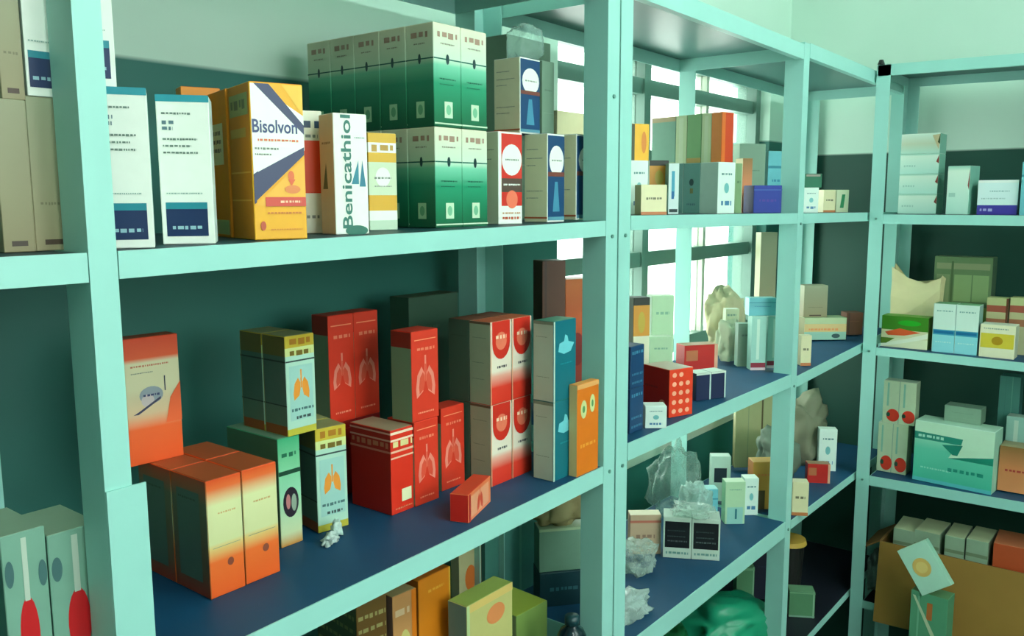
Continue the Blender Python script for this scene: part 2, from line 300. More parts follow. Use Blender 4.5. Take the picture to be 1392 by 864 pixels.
# ------------------------------------------------------------ carton artwork
CR = (232, 236, 214); WH = (236, 242, 232); NAVY = (16, 44, 88); GRY = (120, 132, 120); DK = (40, 60, 60)
def lines(v, n, u0=.1, u1=.7, s=.045, t=.014, c=(110, 130, 120)): return [('s', u0, v-k*s, u1-(k % 2)*.12, v-k*s+t, c) for k in range(n)]
TEALW = (120, 205, 195)
DES = {  # several S sides repeat F darker: side-face shade put into the ink
 'beige': dict(F=[(0, (150, 140, 105)), (1, (150, 155, 125))], T=(150, 150, 120), pF=[('r', .25, .04, .75, .075, (70, 50, 35)), ('s', .2, .30, .8, .32, (120, 115, 85))]),
 'beige2': dict(F=[(0, (140, 130, 95)), (1, (150, 150, 120))], T=(150, 150, 120), pF=[('r', .25, .04, .75, .075, (60, 45, 30))]),
 'white_blue': dict(F=WH, S=(205, 225, 215), T=(30, 140, 160), pF=[('r', 0, .955, 1, 1, (45, 150, 165)), ('r', .09, .055, .88, .285, NAVY), ('r', .09, .24, .88, .285, (30, 135, 150)), ('s', .2, .10, .78, .125, (150, 190, 200))]+lines(.87, 1, .1, .65)+[('s', .1, .80, .32, .83, (90, 120, 130)), ('s', .1, .765, .30, .79, (90, 120, 130))]+lines(.70, 3, .1, .75)+[('s', .12, .34, .8, .35, (150, 180, 170))]),
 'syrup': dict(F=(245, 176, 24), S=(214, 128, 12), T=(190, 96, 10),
   pF=[('p', [(.02, .99), (.10, .99), (1, .80), (1, .58), (.12, .28), (.02, .30)], WH), ('p', [(.08, .992), (.36, .992), (1, .74), (1, .68)], NAVY), ('p', [(.60, .992), (.99, .992), (.99, .80)], (246, 190, 40)),
       ('p', [(.02, .24), (.99, .55), (.99, .60), (.02, .42)], NAVY), ('p', [(.02, .22), (.99, .53), (.99, .22)], (246, 178, 34)), ('p', [(.02, .42), (.10, .44), (.06, .24), (.02, .23)], NAVY),
       ('t', 'Bisolvon', .45, .725, .84, .085, 0, 1, (18, 52, 110)), ('s', .12, .63, .9, .645, (220, 110, 60)), ('s', .06, .575, .5, .59, GRY), ('s', .06, .54, .36, .552, GRY),
       ('e', .72, .41, .06, .035, (225, 100, 30)), ('p', [(.66, .39), (.80, .39), (.72, .345)], (225, 90, 30)), ('e', .74, .325, .15, .028, (232, 130, 50)), ('r', .22, .215, .99, .275, (214, 60, 30)), ('s', .5, .235, .9, .252, (250, 200, 160)), ('s', .25, .165, .9, .178, (214, 120, 20)), ('e', .16, .09, .05, .03, (190, 70, 20)), ('s', .3, .06, .9, .07, (225, 140, 30))],
   pS=[('r', .08, .80, .92, .94, (150, 160, 100)), ('s', .15, .84, .85, .90, (90, 100, 70)), ('r', .1, .66, .8, .72, (196, 150, 60)), ('r', .05, .43, .95, .44, (236, 170, 70)), ('r', .05, .25, .95, .26, (236, 170, 70))]),
 'syrup_back': dict(F=(226, 140, 14), S=(230, 142, 14), T=(190, 96, 10), pS=[('r', .15, .50, .8, .78, (226, 228, 180)), ('s', .25, .70, .7, .73, DK), ('s', .25, .64, .7, .67, DK), ('s', .25, .58, .7, .61, DK), ('r', .05, .02, .95, .12, (150, 190, 130))]),
 'orange_plain': dict(F=(222, 136, 14), T=(186, 92, 12)),
 'orange_band': dict(F=['C', (0, CR), (.33, (232, 70, 20)), (.76, CR)], S=(215, 225, 200), T=CR, pF=[('s', .1, .85, .9, .92, (20, 60, 90)), ('s', .1, .78, .8, .81, GRY), ('s', .2, .12, .8, .15, GRY)]),
 'benic': dict(F=WH, S=(222, 222, 190), T=(205, 215, 195), pF=[('t', 'Benicathiol', .36, .52, .94, .30, 1, 1, (15, 110, 95)), ('p', [(.50, .42), (.72, .42), (.72, .62)], (25, 130, 150)), ('p', [(.74, .40), (.93, .40), (.84, .62)], (20, 120, 145)), ('s', .62, .80, .92, .81, (120, 150, 140)), ('e', .62, .03, .34, .045, (10, 110, 90))], pS=[('p', [(.2, .38), (.55, .38), (.45, .60)], (90, 120, 90)), ('s', .2, .75, .8, .77, (150, 150, 110))]),
 'yellow_band': dict(F=['C', (0, (190, 215, 190)), (.10, WH), (.20, (222, 170, 40)), (.36, (205, 222, 190)), (.70, (222, 176, 50)), (.80, WH), (.90, (222, 176, 50))], T=(210, 200, 150), pF=[('s', .12, .81, .88, .88, (190, 150, 60)), ('e', .5, .55, .26, .10, WH), ('s', .2, .53, .8, .55, GRY), ('s', .2, .45, .8, .46, GRY)]),
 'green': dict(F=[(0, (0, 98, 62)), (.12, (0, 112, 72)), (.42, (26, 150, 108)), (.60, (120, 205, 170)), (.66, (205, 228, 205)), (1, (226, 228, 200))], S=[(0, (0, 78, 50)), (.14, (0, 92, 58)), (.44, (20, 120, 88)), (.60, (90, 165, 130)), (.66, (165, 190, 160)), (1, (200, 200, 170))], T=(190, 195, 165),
   pF=[('r', 0, .655, 1, .668, (10, 110, 90)), ('e', .5, .662, .06, .05, (10, 60, 60)), ('s', .14, .86, .86, .92, (170, 140, 120)), ('s', .25, .80, .75, .815, (150, 150, 130)), ('s', .2, .46, .8, .475, (12, 100, 75)), ('s', .2, .41, .7, .42, (12, 100, 75)), ('r', .36, .09, .66, .25, (200, 226, 196)), ('e', .51, .17, .09, .05, (120, 190, 150)), ('r', 0, .025, 1, .04, (200, 226, 196))],
   pS=[('r', 0, .655, 1, .668, (6, 80, 66)), ('e', .5, .662, .05, .05, (6, 50, 50)), ('s', .2, .86, .8, .92, (150, 120, 100)), ('s', .3, .80, .7, .815, (130, 130, 110)), ('r', .36, .09, .66, .25, (150, 190, 150)), ('e', .51, .17, .09, .05, (90, 150, 110))]),  # front art repeated darker, the side's shade put into the ink
 'tube_red': dict(F=WH, S=(214, 222, 190), T=(214, 60, 40), pF=[('r', .12, .20, .98, .98, (214, 48, 36)), ('e', .55, .70, .42, .17, WH), ('s', .28, .69, .85, .71, GRY), ('r', .12, .35, .98, .50, (90, 70, 60)), ('s', .2, .42, .9, .44, WH), ('e', .55, .27, .24, .10, (240, 120, 90)), ('s', .15, .05, .9, .08, (200, 90, 60)), ('s', .15, .11, .9, .13, (200, 150, 120))], pS=[('s', .1, .8, .8, .81, GRY), ('s', .1, .7, .7, .71, GRY)]),
 'tube_blue': dict(F=WH, S=(222, 222, 186), T=(20, 50, 90), pF=[('r', .02, .02, .98, .98, (18, 66, 112)), ('e', .52, .70, .42, .17, WH), ('s', .25, .69, .82, .71, GRY), ('r', .02, .52, .98, .57, (120, 60, 50)), ('p', [(.3, .12), (.7, .12), (.58, .46), (.42, .46)], (70, 140, 170)), ('r', .02, .02, .98, .06, (90, 150, 170))], pS=[('s', .1, .82, .6, .83, GRY), ('s', .1, .72, .8, .73, GRY), ('s', .1, .64, .5, .65, GRY), ('s', .1, .35, .8, .36, GRY), ('s', .1, .27, .6, .28, GRY), ('r', 0, .04, 1, .06, (180, 90, 50))]),
 'greygreen': dict(F=(128, 160, 138), S=(110, 142, 118), T=(120, 150, 130), pF=[('s', .2, .6, .8, .62, (100, 130, 110)), ('r', .1, .3, .9, .305, (150, 178, 158))]),
 'cream_low': dict(F=(226, 220, 176), S=(214, 210, 172), T=(210, 205, 170), pF=[('s', .2, .5, .8, .58, (120, 120, 90)), ('r', 0, 0, 1, .10, (196, 120, 70))]),
 'white_teal': dict(F=(220, 240, 230), S=(170, 200, 188), T=(226, 240, 230), pF=[('s', .2, .75, .8, .79, (90, 140, 140)), ('s', .2, .15, .8, .25, (70, 130, 170)), ('e', .5, .5, .14, .1, (120, 190, 190))]),
 'yel_black': dict(F=(246, 184, 40), S=(40, 44, 10), T=(236, 190, 90), pF=[('r', 0, 0, .18, 1, (50, 60, 10)), ('e', .7, .5, .14, .3, (222, 130, 20))]),
 'orange_pan': dict(F=['C', (0, (222, 226, 196)), (.5, (214, 150, 50)), (.9, (30, 40, 30))], S=(150, 190, 170), T=(30, 50, 40), pF=[('e', .5, .68, .22, .14, (196, 170, 60))]),
 'white_bluespot': dict(F=(222, 242, 240), S=(130, 190, 190), T=(150, 200, 200), pF=[('r', .3, .35, .6, .85, (70, 170, 200)), ('r', .3, .3, .55, .45, (20, 110, 170)), ('r', .1, .04, .9, .10, (20, 60, 60))]),
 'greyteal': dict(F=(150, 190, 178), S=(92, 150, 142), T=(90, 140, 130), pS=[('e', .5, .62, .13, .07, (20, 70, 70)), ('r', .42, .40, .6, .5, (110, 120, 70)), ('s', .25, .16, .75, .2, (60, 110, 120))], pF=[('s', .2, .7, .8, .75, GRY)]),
 'greyteal2': dict(F=(120, 168, 148), S=(122, 168, 146), T=(170, 150, 110), pS=[('r', 0, .9, 1, 1, (180, 160, 120)), ('r', 0, 0, 1, .05, (170, 180, 130))]),
 'paleyel': dict(F=(190, 206, 160), S=(196, 214, 168), T=(190, 170, 120), pS=[('r', .3, 0, .7, .95, (206, 222, 186))]),
 'olive': dict(F=(120, 160, 110), T=(150, 170, 130), pF=[('s', .2, .6, .8, .65, (90, 130, 90))]),
 'olive2': dict(F=(110, 160, 104), S=(116, 166, 110), T=(180, 160, 110), pS=[('r', 0, 0, 1, .12, (190, 160, 90))]),
 'orange_soft': dict(F=[(0, (232, 150, 96)), (.55, (220, 140, 90)), (1, (150, 110, 60))], S=(190, 180, 140), T=(170, 160, 120), pF=[('s', .2, .45, .8, .5, (190, 60, 50))]),
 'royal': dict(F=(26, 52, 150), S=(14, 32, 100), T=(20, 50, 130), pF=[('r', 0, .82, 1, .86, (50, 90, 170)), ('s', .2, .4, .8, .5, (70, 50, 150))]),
 'skyblue': dict(F=(110, 190, 200), S=(150, 205, 200), T=(140, 200, 200), pF=[('r', 0, .72, 1, .76, (60, 140, 160)), ('s', .2, .5, .8, .54, (60, 140, 170))]),
 'orange_red': dict(F=(206, 64, 24), S=(216, 130, 60), T=(150, 90, 50), pF=[('r', .0, 0, .3, 1, (222, 110, 40))]),
 'dkgreen_pan': dict(F=(20, 110, 80), T=(120, 110, 100), pF=[('r', .1, .8, .9, .95, (160, 150, 140))]),
 'green_mark': dict(F=(216, 226, 190), T=(200, 205, 170), pF=[('p', [(.3, .2), (.6, .2), (.7, .8), (.45, .8)], (40, 140, 90))]),
 'redoval': dict(F=(122, 168, 148), S=(86, 134, 118), T=(150, 178, 150), pF=[('e', .5, .46, .22, .20, (206, 24, 30)), ('r', .44, .64, .56, .97, (190, 205, 190)), ('e', .14, .80, .10, .07, (70, 110, 110)), ('e', .88, .76, .10, .07, (70, 110, 110))]),
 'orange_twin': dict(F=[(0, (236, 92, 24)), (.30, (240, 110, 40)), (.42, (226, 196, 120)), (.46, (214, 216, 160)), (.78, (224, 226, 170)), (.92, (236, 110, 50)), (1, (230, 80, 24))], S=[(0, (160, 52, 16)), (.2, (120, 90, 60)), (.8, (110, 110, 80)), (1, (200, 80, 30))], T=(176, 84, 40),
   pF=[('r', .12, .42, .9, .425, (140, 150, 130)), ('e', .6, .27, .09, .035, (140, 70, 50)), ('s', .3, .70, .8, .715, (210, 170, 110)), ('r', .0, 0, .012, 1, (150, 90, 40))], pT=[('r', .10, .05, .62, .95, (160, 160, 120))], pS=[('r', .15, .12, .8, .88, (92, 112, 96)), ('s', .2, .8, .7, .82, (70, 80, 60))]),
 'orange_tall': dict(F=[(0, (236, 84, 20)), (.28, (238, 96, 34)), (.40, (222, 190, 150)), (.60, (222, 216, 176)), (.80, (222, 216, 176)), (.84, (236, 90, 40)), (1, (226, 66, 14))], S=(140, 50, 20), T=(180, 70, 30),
   pF=[('s', .1, .77, .8, .785, (200, 120, 90)), ('s', .1, .72, .5, .728, GRY), ('e', .45, .54, .22, .07, (150, 160, 170)), ('e', .38, .50, .12, .05, (206, 190, 190)), ('p', [(.1, .40), (.2, .42), (.62, .52), (.62, .50), (.2, .40)], (60, 60, 90)), ('r', .70, .56, .72, .68, (30, 50, 80)), ('s', .3, .53, .6, .55, (60, 70, 110)), ('p', [(.7, .30), (1, .30), (1, .62), (.8, .5)], (238, 100, 50))]),
 'green_photo': dict(F=[(0, (200, 130, 40)), (.12, (200, 214, 170)), (.5, (150, 214, 176)), (.78, (120, 200, 150)), (1, (60, 170, 120))], S=(80, 120, 90), T=(110, 150, 120), pF=[('r', 0, .66, 1, .70, (20, 70, 50)), ('e', .5, .40, .36, .14, (40, 30, 45)), ('e', .38, .41, .10, .07, (190, 120, 120)), ('e', .64, .39, .12, .08, (150, 170, 150)), ('s', .15, .82, .8, .86, (30, 110, 80))], pT=[('r', .1, .1, .9, .4, (140, 160, 120))]),
 'lung_yel': dict(F=['C', (0, (196, 186, 60)), (.07, (176, 216, 196)), (.80, (216, 226, 150)), (.88, (206, 180, 50))], S=['C', (0, (150, 80, 30)), (.10, (96, 124, 104)), (.30, (82, 112, 100)), (.80, (110, 100, 50))], T=(150, 150, 100),
   pF=[('r', 0, .74, 1, .755, (50, 70, 70)), ('s', .15, .80, .85, .85, (120, 100, 30)), ('s', .15, .90, .85, .97, (180, 120, 20)), ('r', .1, .15, .9, .70, (160, 206, 196)), ('lung', .5, .47, .55, (236, 150, 50)), ('s', .15, .24, .9, .27, (70, 110, 110)), ('s', .3, .16, .8, .19, (60, 80, 80))],
   pS=[('r', 0, .74, 1, .755, (40, 52, 46)), ('r', 0, .30, 1, .312, (40, 52, 46)), ('r', .03, 0, .06, 1, (150, 160, 110))]),
 'red_lung': dict(F=(222, 54, 28), S=['C', (0, (128, 146, 112)), (.82, (150, 40, 24))], T=(200, 52, 32), pF=[('lung', .5, .44, .72, (240, 140, 120)), ('lung', .5, .43, .50, (226, 84, 60)), ('s', .2, .78, .85, .815, (240, 130, 100)), ('r', .1, .90, .9, .91, (250, 150, 110)), ('s', .2, .08, .8, .10, (250, 150, 120))]),
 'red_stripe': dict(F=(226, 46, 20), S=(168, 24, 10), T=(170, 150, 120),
   pF=[('r', 0, .945, 1, .975, (246, 216, 190)), ('r', 0, .865, 1, .89, (246, 216, 190)), ('r', 0, .73, 1, .755, (246, 190, 160)), ('r', 0, .66, 1, .68, (246, 190, 160)), ('s', .1, .77, .95, .86, (230, 215, 150)), ('r', .45, .13, .88, .28, (236, 236, 190)), ('s', .15, .05, .9, .07, (240, 140, 100))],
   pS=[('r', 0, .95, 1, .97, (210, 150, 130)), ('r', 0, .87, 1, .89, (210, 150, 130)), ('r', 0, .73, 1, .755, (200, 120, 100)), ('s', .05, .78, .95, .85, (190, 110, 80))]),
 'darkred': dict(F=(150, 20, 18), T=(110, 20, 16), pF=[('r', .05, .9, .95, .91, (180, 50, 40))]),  # red darkened: shadow under the raised pair put into the colour
 'red_small': dict(F=[(0, (240, 130, 90)), (1, (236, 120, 70))], S=(206, 30, 16), T=(216, 70, 40), pF=[('r', .1, .12, .9, .88, (240, 160, 120)), ('lung', .5, .45, .25, (222, 80, 50)), ('r', .02, 0, .08, 1, (200, 30, 20))]),
 'capsule': dict(F=[(0, (226, 50, 30)), (.20, (228, 60, 40)), (.34, (236, 170, 150)), (.40, (236, 226, 206)), (1, (236, 220, 200))], S=(152, 168, 140), T=(190, 90, 50),
   pF=[('r', .08, .74, .92, 1, (214, 46, 30)), ('e', .5, .74, .42, .20, (214, 46, 30)), ('e', .5, .76, .26, .11, (236, 120, 90)), ('s', .25, .78, .75, .83, (250, 210, 180)), ('s', .3, .43, .75, .46, (90, 90, 90)), ('r', .0, 0, .03, 1, (240, 180, 140))], pS=[('s', .15, .8, .8, .81, (110, 130, 110)), ('s', .15, .5, .7, .51, (110, 130, 110)), ('s', .15, .3, .7, .31, (110, 130, 110)), ('r', 0, .97, 1, 1, (90, 80, 60))]),
 'darkcap': dict(F=(56, 84, 66), S=(64, 92, 76), T=(120, 60, 34), pS=[('s', .15, .8, .8, .81, (50, 76, 60))]),
 'teal_tower': dict(F=(0, 108, 122), S=(168, 190, 170), T=(40, 130, 100), pF=[('p', [(.2, .62), (.45, .58), (.75, .60), (.9, .70), (.65, .73), (.6, .80), (.5, .82), (.45, .74), (.25, .72)], (110, 200, 210)), ('r', .0, 0, .06, 1, (190, 214, 196)), ('s', .3, .45, .8, .47, (20, 140, 150))], pS=[('s', .15, .8, .7, .81, (120, 140, 120)), ('s', .15, .3, .8, .31, (120, 140, 120)), ('r', 0, .96, 1, 1, (110, 130, 110))]),
 'orange_flower': dict(F=(226, 118, 20), S=(220, 190, 130), T=(240, 160, 70), pF=[('e', .3, .72, .14, .10, (206, 216, 150)), ('e', .3, .72, .06, .04, (90, 150, 90)), ('e', .7, .76, .12, .10, (206, 216, 150)), ('e', .7, .76, .05, .04, (90, 150, 90)), ('s', .15, .3, .85, .34, (240, 160, 60)), ('r', 0, .95, 1, 1, (236, 170, 100))]),
 'brown': dict(F=(104, 62, 40), T=(90, 60, 40), pF=[('r', .1, 0, .2, 1, (80, 50, 34)), ('s', .2, .6, .8, .63, (130, 80, 50))]),
 'orange_dark': dict(F=[(0, (110, 60, 40)), (.45, (170, 50, 30)), (.7, (200, 84, 20)), (1, (216, 110, 30))], T=(200, 100, 40), pF=[('e', .5, .5, .3, .12, (130, 26, 16))]),
 'darkgreen': dict(F=(52, 84, 66), T=(80, 80, 50), pF=[('s', .2, .8, .6, .82, (66, 100, 80))]),
 'dotted': dict(F=[(0, (120, 70, 24)), (1, (110, 84, 34))], S=(84, 84, 44), T=(120, 110, 50), pF=[('s', .05, a/12+.02, .95, a/12+.05, (170, 160, 100)) for a in range(11)], pS=[('s', .05, a/12+.02, .95, a/12+.05, (130, 130, 70)) for a in range(11)]),
 'orange_beige': dict(F=(196, 140, 84), S=(130, 100, 90), T=(190, 170, 120), pF=[('e', .5, .55, .3, .2, (206, 196, 120)), ('r', .4, .3, .6, .6, (110, 110, 50)), ('r', .8, 0, 1, 1, (222, 120, 20)), ('s', .1, .85, .7, .9, (220, 190, 150))]),
 'amber': dict(F=(222, 130, 18), S=(190, 100, 20), T=(206, 120, 30), pF=[('s', .3, .88, .8, .90, (236, 170, 60)), ('s', .25, .45, .6, .46, (180, 96, 14)), ('s', .25, .25, .6, .26, (180, 96, 14)), ('r', .95, 0, 1, 1, (236, 180, 60))]),
 'pale_spot': dict(F=(190, 186, 140), T=(170, 180, 140), pF=[('e', .5, .55, .24, .16, (216, 116, 50))]),
 'tealpale': dict(F=(84, 150, 140), S=(66, 124, 116), T=(90, 150, 140), pF=[('r', .60, 0, .64, 1, (110, 176, 160)), ('r', .3, 0, .31, 1, (66, 124, 120))]),
 'olivetop': dict(F=(130, 160, 80), S=(150, 170, 110), T=(160, 176, 66)),
 'paleorange': dict(F=(196, 190, 120), S=(110, 140, 130), T=(150, 170, 80), pF=[('e', .62, .80, .20, .09, (226, 140, 84)), ('r', 0, .93, 1, 1, (220, 190, 110)), ('r', 0, 0, .06, 1, (190, 210, 150))]),
 'greybox': dict(F=(104, 142, 122), S=(80, 120, 104), T=(150, 176, 140), pF=[('r', .94, 0, 1, 1, (166, 190, 150)), ('r', 0, .94, 1, 1, (160, 184, 146))]),
 'navybox': dict(F=(12, 56, 66), T=(20, 60, 66), pF=[('s', .2, .5, .8, .6, (60, 110, 120))]),
 'navy': dict(F=(14, 62, 104), S=(10, 44, 84), T=(16, 60, 96), pF=[('s', .1, .8, .9, .88, (70, 140, 170)), ('s', .1, .3, .9, .36, (60, 120, 150)), ('s', .1, .1, .9, .16, (60, 120, 150))]),
 'red_pattern': dict(F=(232, 60, 24), S=(180, 24, 14), T=(206, 190, 170), pF=[('e', .2+.28*(k % 3), .12+.19*(k//3), .09, .05, (248, 170, 140)) for k in range(14)], pS=[('e', .75, .25, .12, .10, (222, 150, 110)), ('s', .1, .55, .6, .6, (140, 16, 10))]),
 'navy_white': dict(F=(20, 34, 74), S=(16, 26, 60), T=(206, 220, 206), pF=[('r', .9, 0, 1, 1, (180, 206, 200)), ('r', 0, .93, 1, 1, (206, 220, 206))], pR=[('r', 0, 0, 1, 1, (196, 220, 206))]),
 'red_plain': dict(F=(196, 30, 22), S=(150, 24, 18), T=(150, 120, 90), pF=[('r', .05, .4, .4, .8, (190, 110, 70)), ('r', .9, 0, 1, 1, (226, 170, 140))]),
 'mint': dict(F=(180, 216, 176), S=(150, 200, 160), T=(200, 220, 190), pF=[('s', .2, .8, .8, .83, (130, 180, 150)), ('r', .1, .0, .9, .4, (150, 206, 196)), ('r', .5, .12, .6, .36, (30, 110, 120))]),
 'greytealside': dict(F=(150, 166, 146), S=(120, 146, 130), T=(150, 180, 160), pF=[('s', .2, .7, .8, .75, GRY)]),
 'tealstripe': dict(F=(164, 214, 200), S=(130, 180, 166), T=(190, 216, 200), pF=[('r', 0, .05, 1, .14, (150, 40, 60)), ('r', .35, .2, .55, .95, (210, 236, 220)), ('r', 0, 0, 1, .05, (226, 200, 206))]),
 'peach': dict(F=['C', (0, (150, 196, 176)), (.36, (222, 190, 130)), (.72, (190, 206, 160))], S=(150, 150, 110), T=(150, 170, 130), pF=[('s', .1, .42, .8, .52, (236, 150, 90)), ('e', .75, .18, .1, .1, (40, 80, 80))]),
 'black_white': dict(F=(196, 216, 200), S=(150, 176, 160), T=(170, 190, 176), pF=[('r', .06, .26, .94, .90, (18, 22, 26)), ('s', .15, .40, .85, .44, (90, 100, 100)), ('s', .15, .52, .8, .55, (70, 84, 84)), ('s', .15, .66, .8, .69, (60, 74, 74)), ('s', .1, .1, .9, .16, (110, 160, 150))], pT=[('r', .08, .1, .92, .9, (50, 64, 64))]),
 'white_black': dict(F=(190, 220, 204), T=(190, 215, 200), pF=[('r', .15, .42, .8, .74, (20, 40, 54))]),
 'amber2': dict(F=(196, 140, 60), S=(170, 110, 60), T=(206, 160, 90), pF=[('r', 0, 0, .5, .4, (90, 70, 44)), ('s', .2, .7, .8, .75, (206, 120, 60))]),
 'pinkbeige': dict(F=(196, 170, 140), T=(206, 196, 166), pF=[('s', .2, .4, .8, .5, (150, 120, 100)), ('r', 0, .8, 1, .86, (190, 110, 90))]),
 'beigepanel': dict(F=(176, 176, 128), S=(140, 140, 100), T=(170, 170, 130), pF=[('r', .62, 0, .66, 1, (96, 84, 50)), ('r', .30, 0, .32, 1, (150, 160, 120))]),
 'greenbox': dict(F=(86, 140, 100), T=(110, 160, 120), pF=[('r', .92, 0, .97, 1, (150, 190, 160)), ('r', 0, .92, 1, .97, (120, 170, 130)), ('r', 0, .02, 1, .08, (130, 170, 150))]),
 'greenbag': dict(F=(20, 130, 100), S=(14, 96, 56), T=(30, 150, 110), pF=[('p', [(0, .9), (.5, .5), (1, .3), (1, .4), (.5, .62), (0, 1)], (60, 170, 140))]),
 'darknavy': dict(F=(18, 24, 44), T=(20, 26, 40), pF=[('s', .2, .7, .8, .73, (30, 40, 64))]),
 'white_fade': dict(F=[(0, (190, 236, 222)), (.9, (226, 246, 230)), (1, (150, 210, 190))], S=(120, 180, 160), T=(200, 230, 215), pF=[('s', .1, .35, .4, .45, (170, 214, 200)), ('p', [(.93, .60), (1, .5), (1, .95)], (140, 60, 50))]),
 'white_red': dict(F=[(0, (190, 230, 214)), (.5, (206, 216, 190)), (1, (220, 240, 226))], S=(120, 180, 160), T=(214, 226, 206), pF=[('p', [(.80, .9), (.97, .2), (1, .95)], (206, 190, 150)), ('p', [(.94, .55), (1, .45), (1, .98)], (60, 80, 40))]),
 'purple': dict(F=['C', (0, (64, 56, 160)), (.28, (214, 236, 236)), (.92, (230, 240, 236))], S=(130, 180, 176), T=(70, 90, 150), pF=[('s', .08, .10, .4, .18, (170, 170, 220)), ('s', .3, .66, .8, .70, (150, 190, 190)), ('s', .1, .45, .7, .49, (170, 200, 200))]),
 'green_leaf': dict(F=['C', (0, (222, 226, 190)), (.30, (214, 214, 170)), (.56, (60, 130, 20))], S=(90, 120, 50), T=(90, 150, 40), pF=[('p', [(.08, .48), (.4, .62), (.85, .52), (.5, .40), (.15, .38)], (226, 90, 40)), ('p', [(0, .10), (.5, .28), (1, .52), (1, .36), (.5, .16), (0, 0)], (230, 236, 214)), ('e', .6, .80, .25, .09, (30, 170, 30)), ('p', [(0, .3), (.3, .3), (.12, .12), (0, .1)], (90, 130, 30))]),
 'bluewhite': dict(F=['C', (0, (140, 214, 222)), (.36, (60, 160, 190)), (.47, (214, 238, 226))], S=(120, 170, 160), T=(110, 170, 120), pF=[('r', .05, .39, .95, .45, (16, 110, 160)), ('s', .15, .84, .85, .87, (130, 180, 170)), ('s', .15, .2, .85, .23, (180, 226, 226)), ('r', .0, 0, .02, 1, (180, 214, 206))]),
 'yellowpic': dict(F=(232, 230, 196), S=(180, 190, 160), T=(214, 222, 200), pF=[('r', .03, .30, .97, .74, (214, 196, 60)), ('e', .5, .52, .16, .13, (176, 140, 20)), ('s', .1, .86, .8, .90, (150, 170, 150))]),
 'redtop': dict(F=['C', (0, (190, 190, 150)), (.5, (170, 110, 80)), (.62, (200, 196, 150)), (.74, (176, 90, 70)), (.86, (190, 196, 140))], S=(150, 150, 110), T=(170, 176, 120), pF=[('r', .9, .4, 1, 1, (110, 60, 40))]),
 'oliveglass': dict(F=(110, 140, 96), S=(80, 110, 80), T=(130, 150, 110), pF=[('r', .04, .86, .96, .93, (150, 160, 120)), ('r', .05, .10, .28, .80, (140, 160, 116)), ('r', .36, .50, .66, .80, (150, 180, 124)), ('r', .68, .50, .95, .80, (150, 180, 124)), ('r', .36, .10, .95, .44, (160, 190, 100)), ('r', .30, .05, .34, .95, (84, 112, 70))]),
 'white_redemb': dict(F=(196, 214, 180), S=(150, 170, 140), T=(200, 214, 190), pF=[('r', .49, 0, .51, 1, (130, 170, 150)), ('r', .12, .40, .18, .95, (140, 196, 176)), ('r', .62, .40, .68, .95, (140, 196, 176)), ('e', .32, .19, .20, .15, (222, 56, 36)), ('e', .80, .19, .20, .15, (222, 56, 36)), ('e', .18, .20, .06, .05, (30, 80, 60)), ('e', .66, .20, .06, .05, (30, 80, 60))]),
 'tealbig': dict(F=[(0, (70, 190, 160)), (.55, (100, 206, 176)), (.85, (170, 226, 200)), (1, (206, 240, 220))], S=(150, 200, 176), T=(180, 220, 196), pF=[('p', [(.45, .46), (.7, .52), (1, .58), (1, .99), (0, .99), (0, .82), (.60, .80)], (196, 232, 204)), ('p', [(.0, .70), (.0, .82), (.62, .80), (.60, .70)], (30, 140, 120)), ('s', .05, .73, .38, .78, (170, 226, 206)), ('p', [(.36, .66), (.62, .70), (.56, .52), (.50, .52)], (20, 130, 110)), ('p', [(.45, .46), (1, .46), (1, .58), (.7, .52)], (24, 140, 116)), ('s', .1, .22, .5, .25, (150, 220, 200)), ('s', .45, .24, .9, .30, (30, 150, 130)), ('r', 0, 0, 1, .06, (90, 190, 196))]),
 'vials': dict(F=(150, 176, 150), T=(190, 200, 160), pF=[('r', 0, .8, 1, .84, (120, 140, 110)), ('s', .2, .4, .8, .5, (190, 150, 90))]),
 'redtray': dict(F=(190, 80, 40), T=(206, 120, 80), pF=[('s', .1, .5, .9, .6, (230, 150, 120))]),
 'goldoval': dict(F=(190, 236, 214), S=(150, 200, 176), T=(190, 220, 180), pF=[('e', .45, .52, .28, .20, (236, 196, 110)), ('e', .45, .52, .18, .12, (244, 214, 130))]),
 'palegreen_tall': dict(F=(96, 170, 130), S=(70, 140, 104), T=(90, 140, 96), pF=[('r', .45, .88, .6, .96, (206, 120, 60)), ('r', .2, .05, .25, .98, (130, 196, 160)), ('p', [(.05, .98), (.12, .98), (.75, .80), (.98, .74), (.98, .72), (.7, .775)], (210, 226, 190))]),
 'orange_box': dict(F=(222, 120, 20), T=(200, 180, 150), pF=[('s', .2, .3, .8, .4, (150, 70, 30)), ('r', 0, .9, 1, 1, (214, 214, 190))]),
}

# ------------------------------------------------------------ cartons: x, y, z, width, depth, height, turn
carton('medicine_carton', 'plain beige carton left of the front post, nearer of the two, on the upper shelf', 'carton', -0.7420, 0.3188, 1.4614, 0.0280, 0.0500, 0.1193, 90, 'beige')
carton('medicine_carton', 'plain beige carton at the left edge of the frame, on the upper shelf', 'carton', -0.7400, 0.2921, 1.4614, 0.0235, 0.0500, 0.1154, 90, 'beige2')
carton('medicine_carton', 'tall white carton with a navy panel, close right of the front post', 'carton', -0.7119, 0.3792, 1.4615, 0.0385, 0.0450, 0.1297, 60, 'white_blue')
carton('medicine_carton', 'tall white carton with a navy panel, next to the yellow-orange syrup carton', 'carton', -0.7204, 0.4414, 1.4622, 0.0436, 0.0450, 0.1289, 54, 'white_blue')
carton('medicine_carton', 'white carton with a navy panel stacked on top, seen right of the front post', 'carton', -0.7301, 0.3658, 1.5915, 0.0317, 0.0450, 0.1300, 66, 'white_blue')
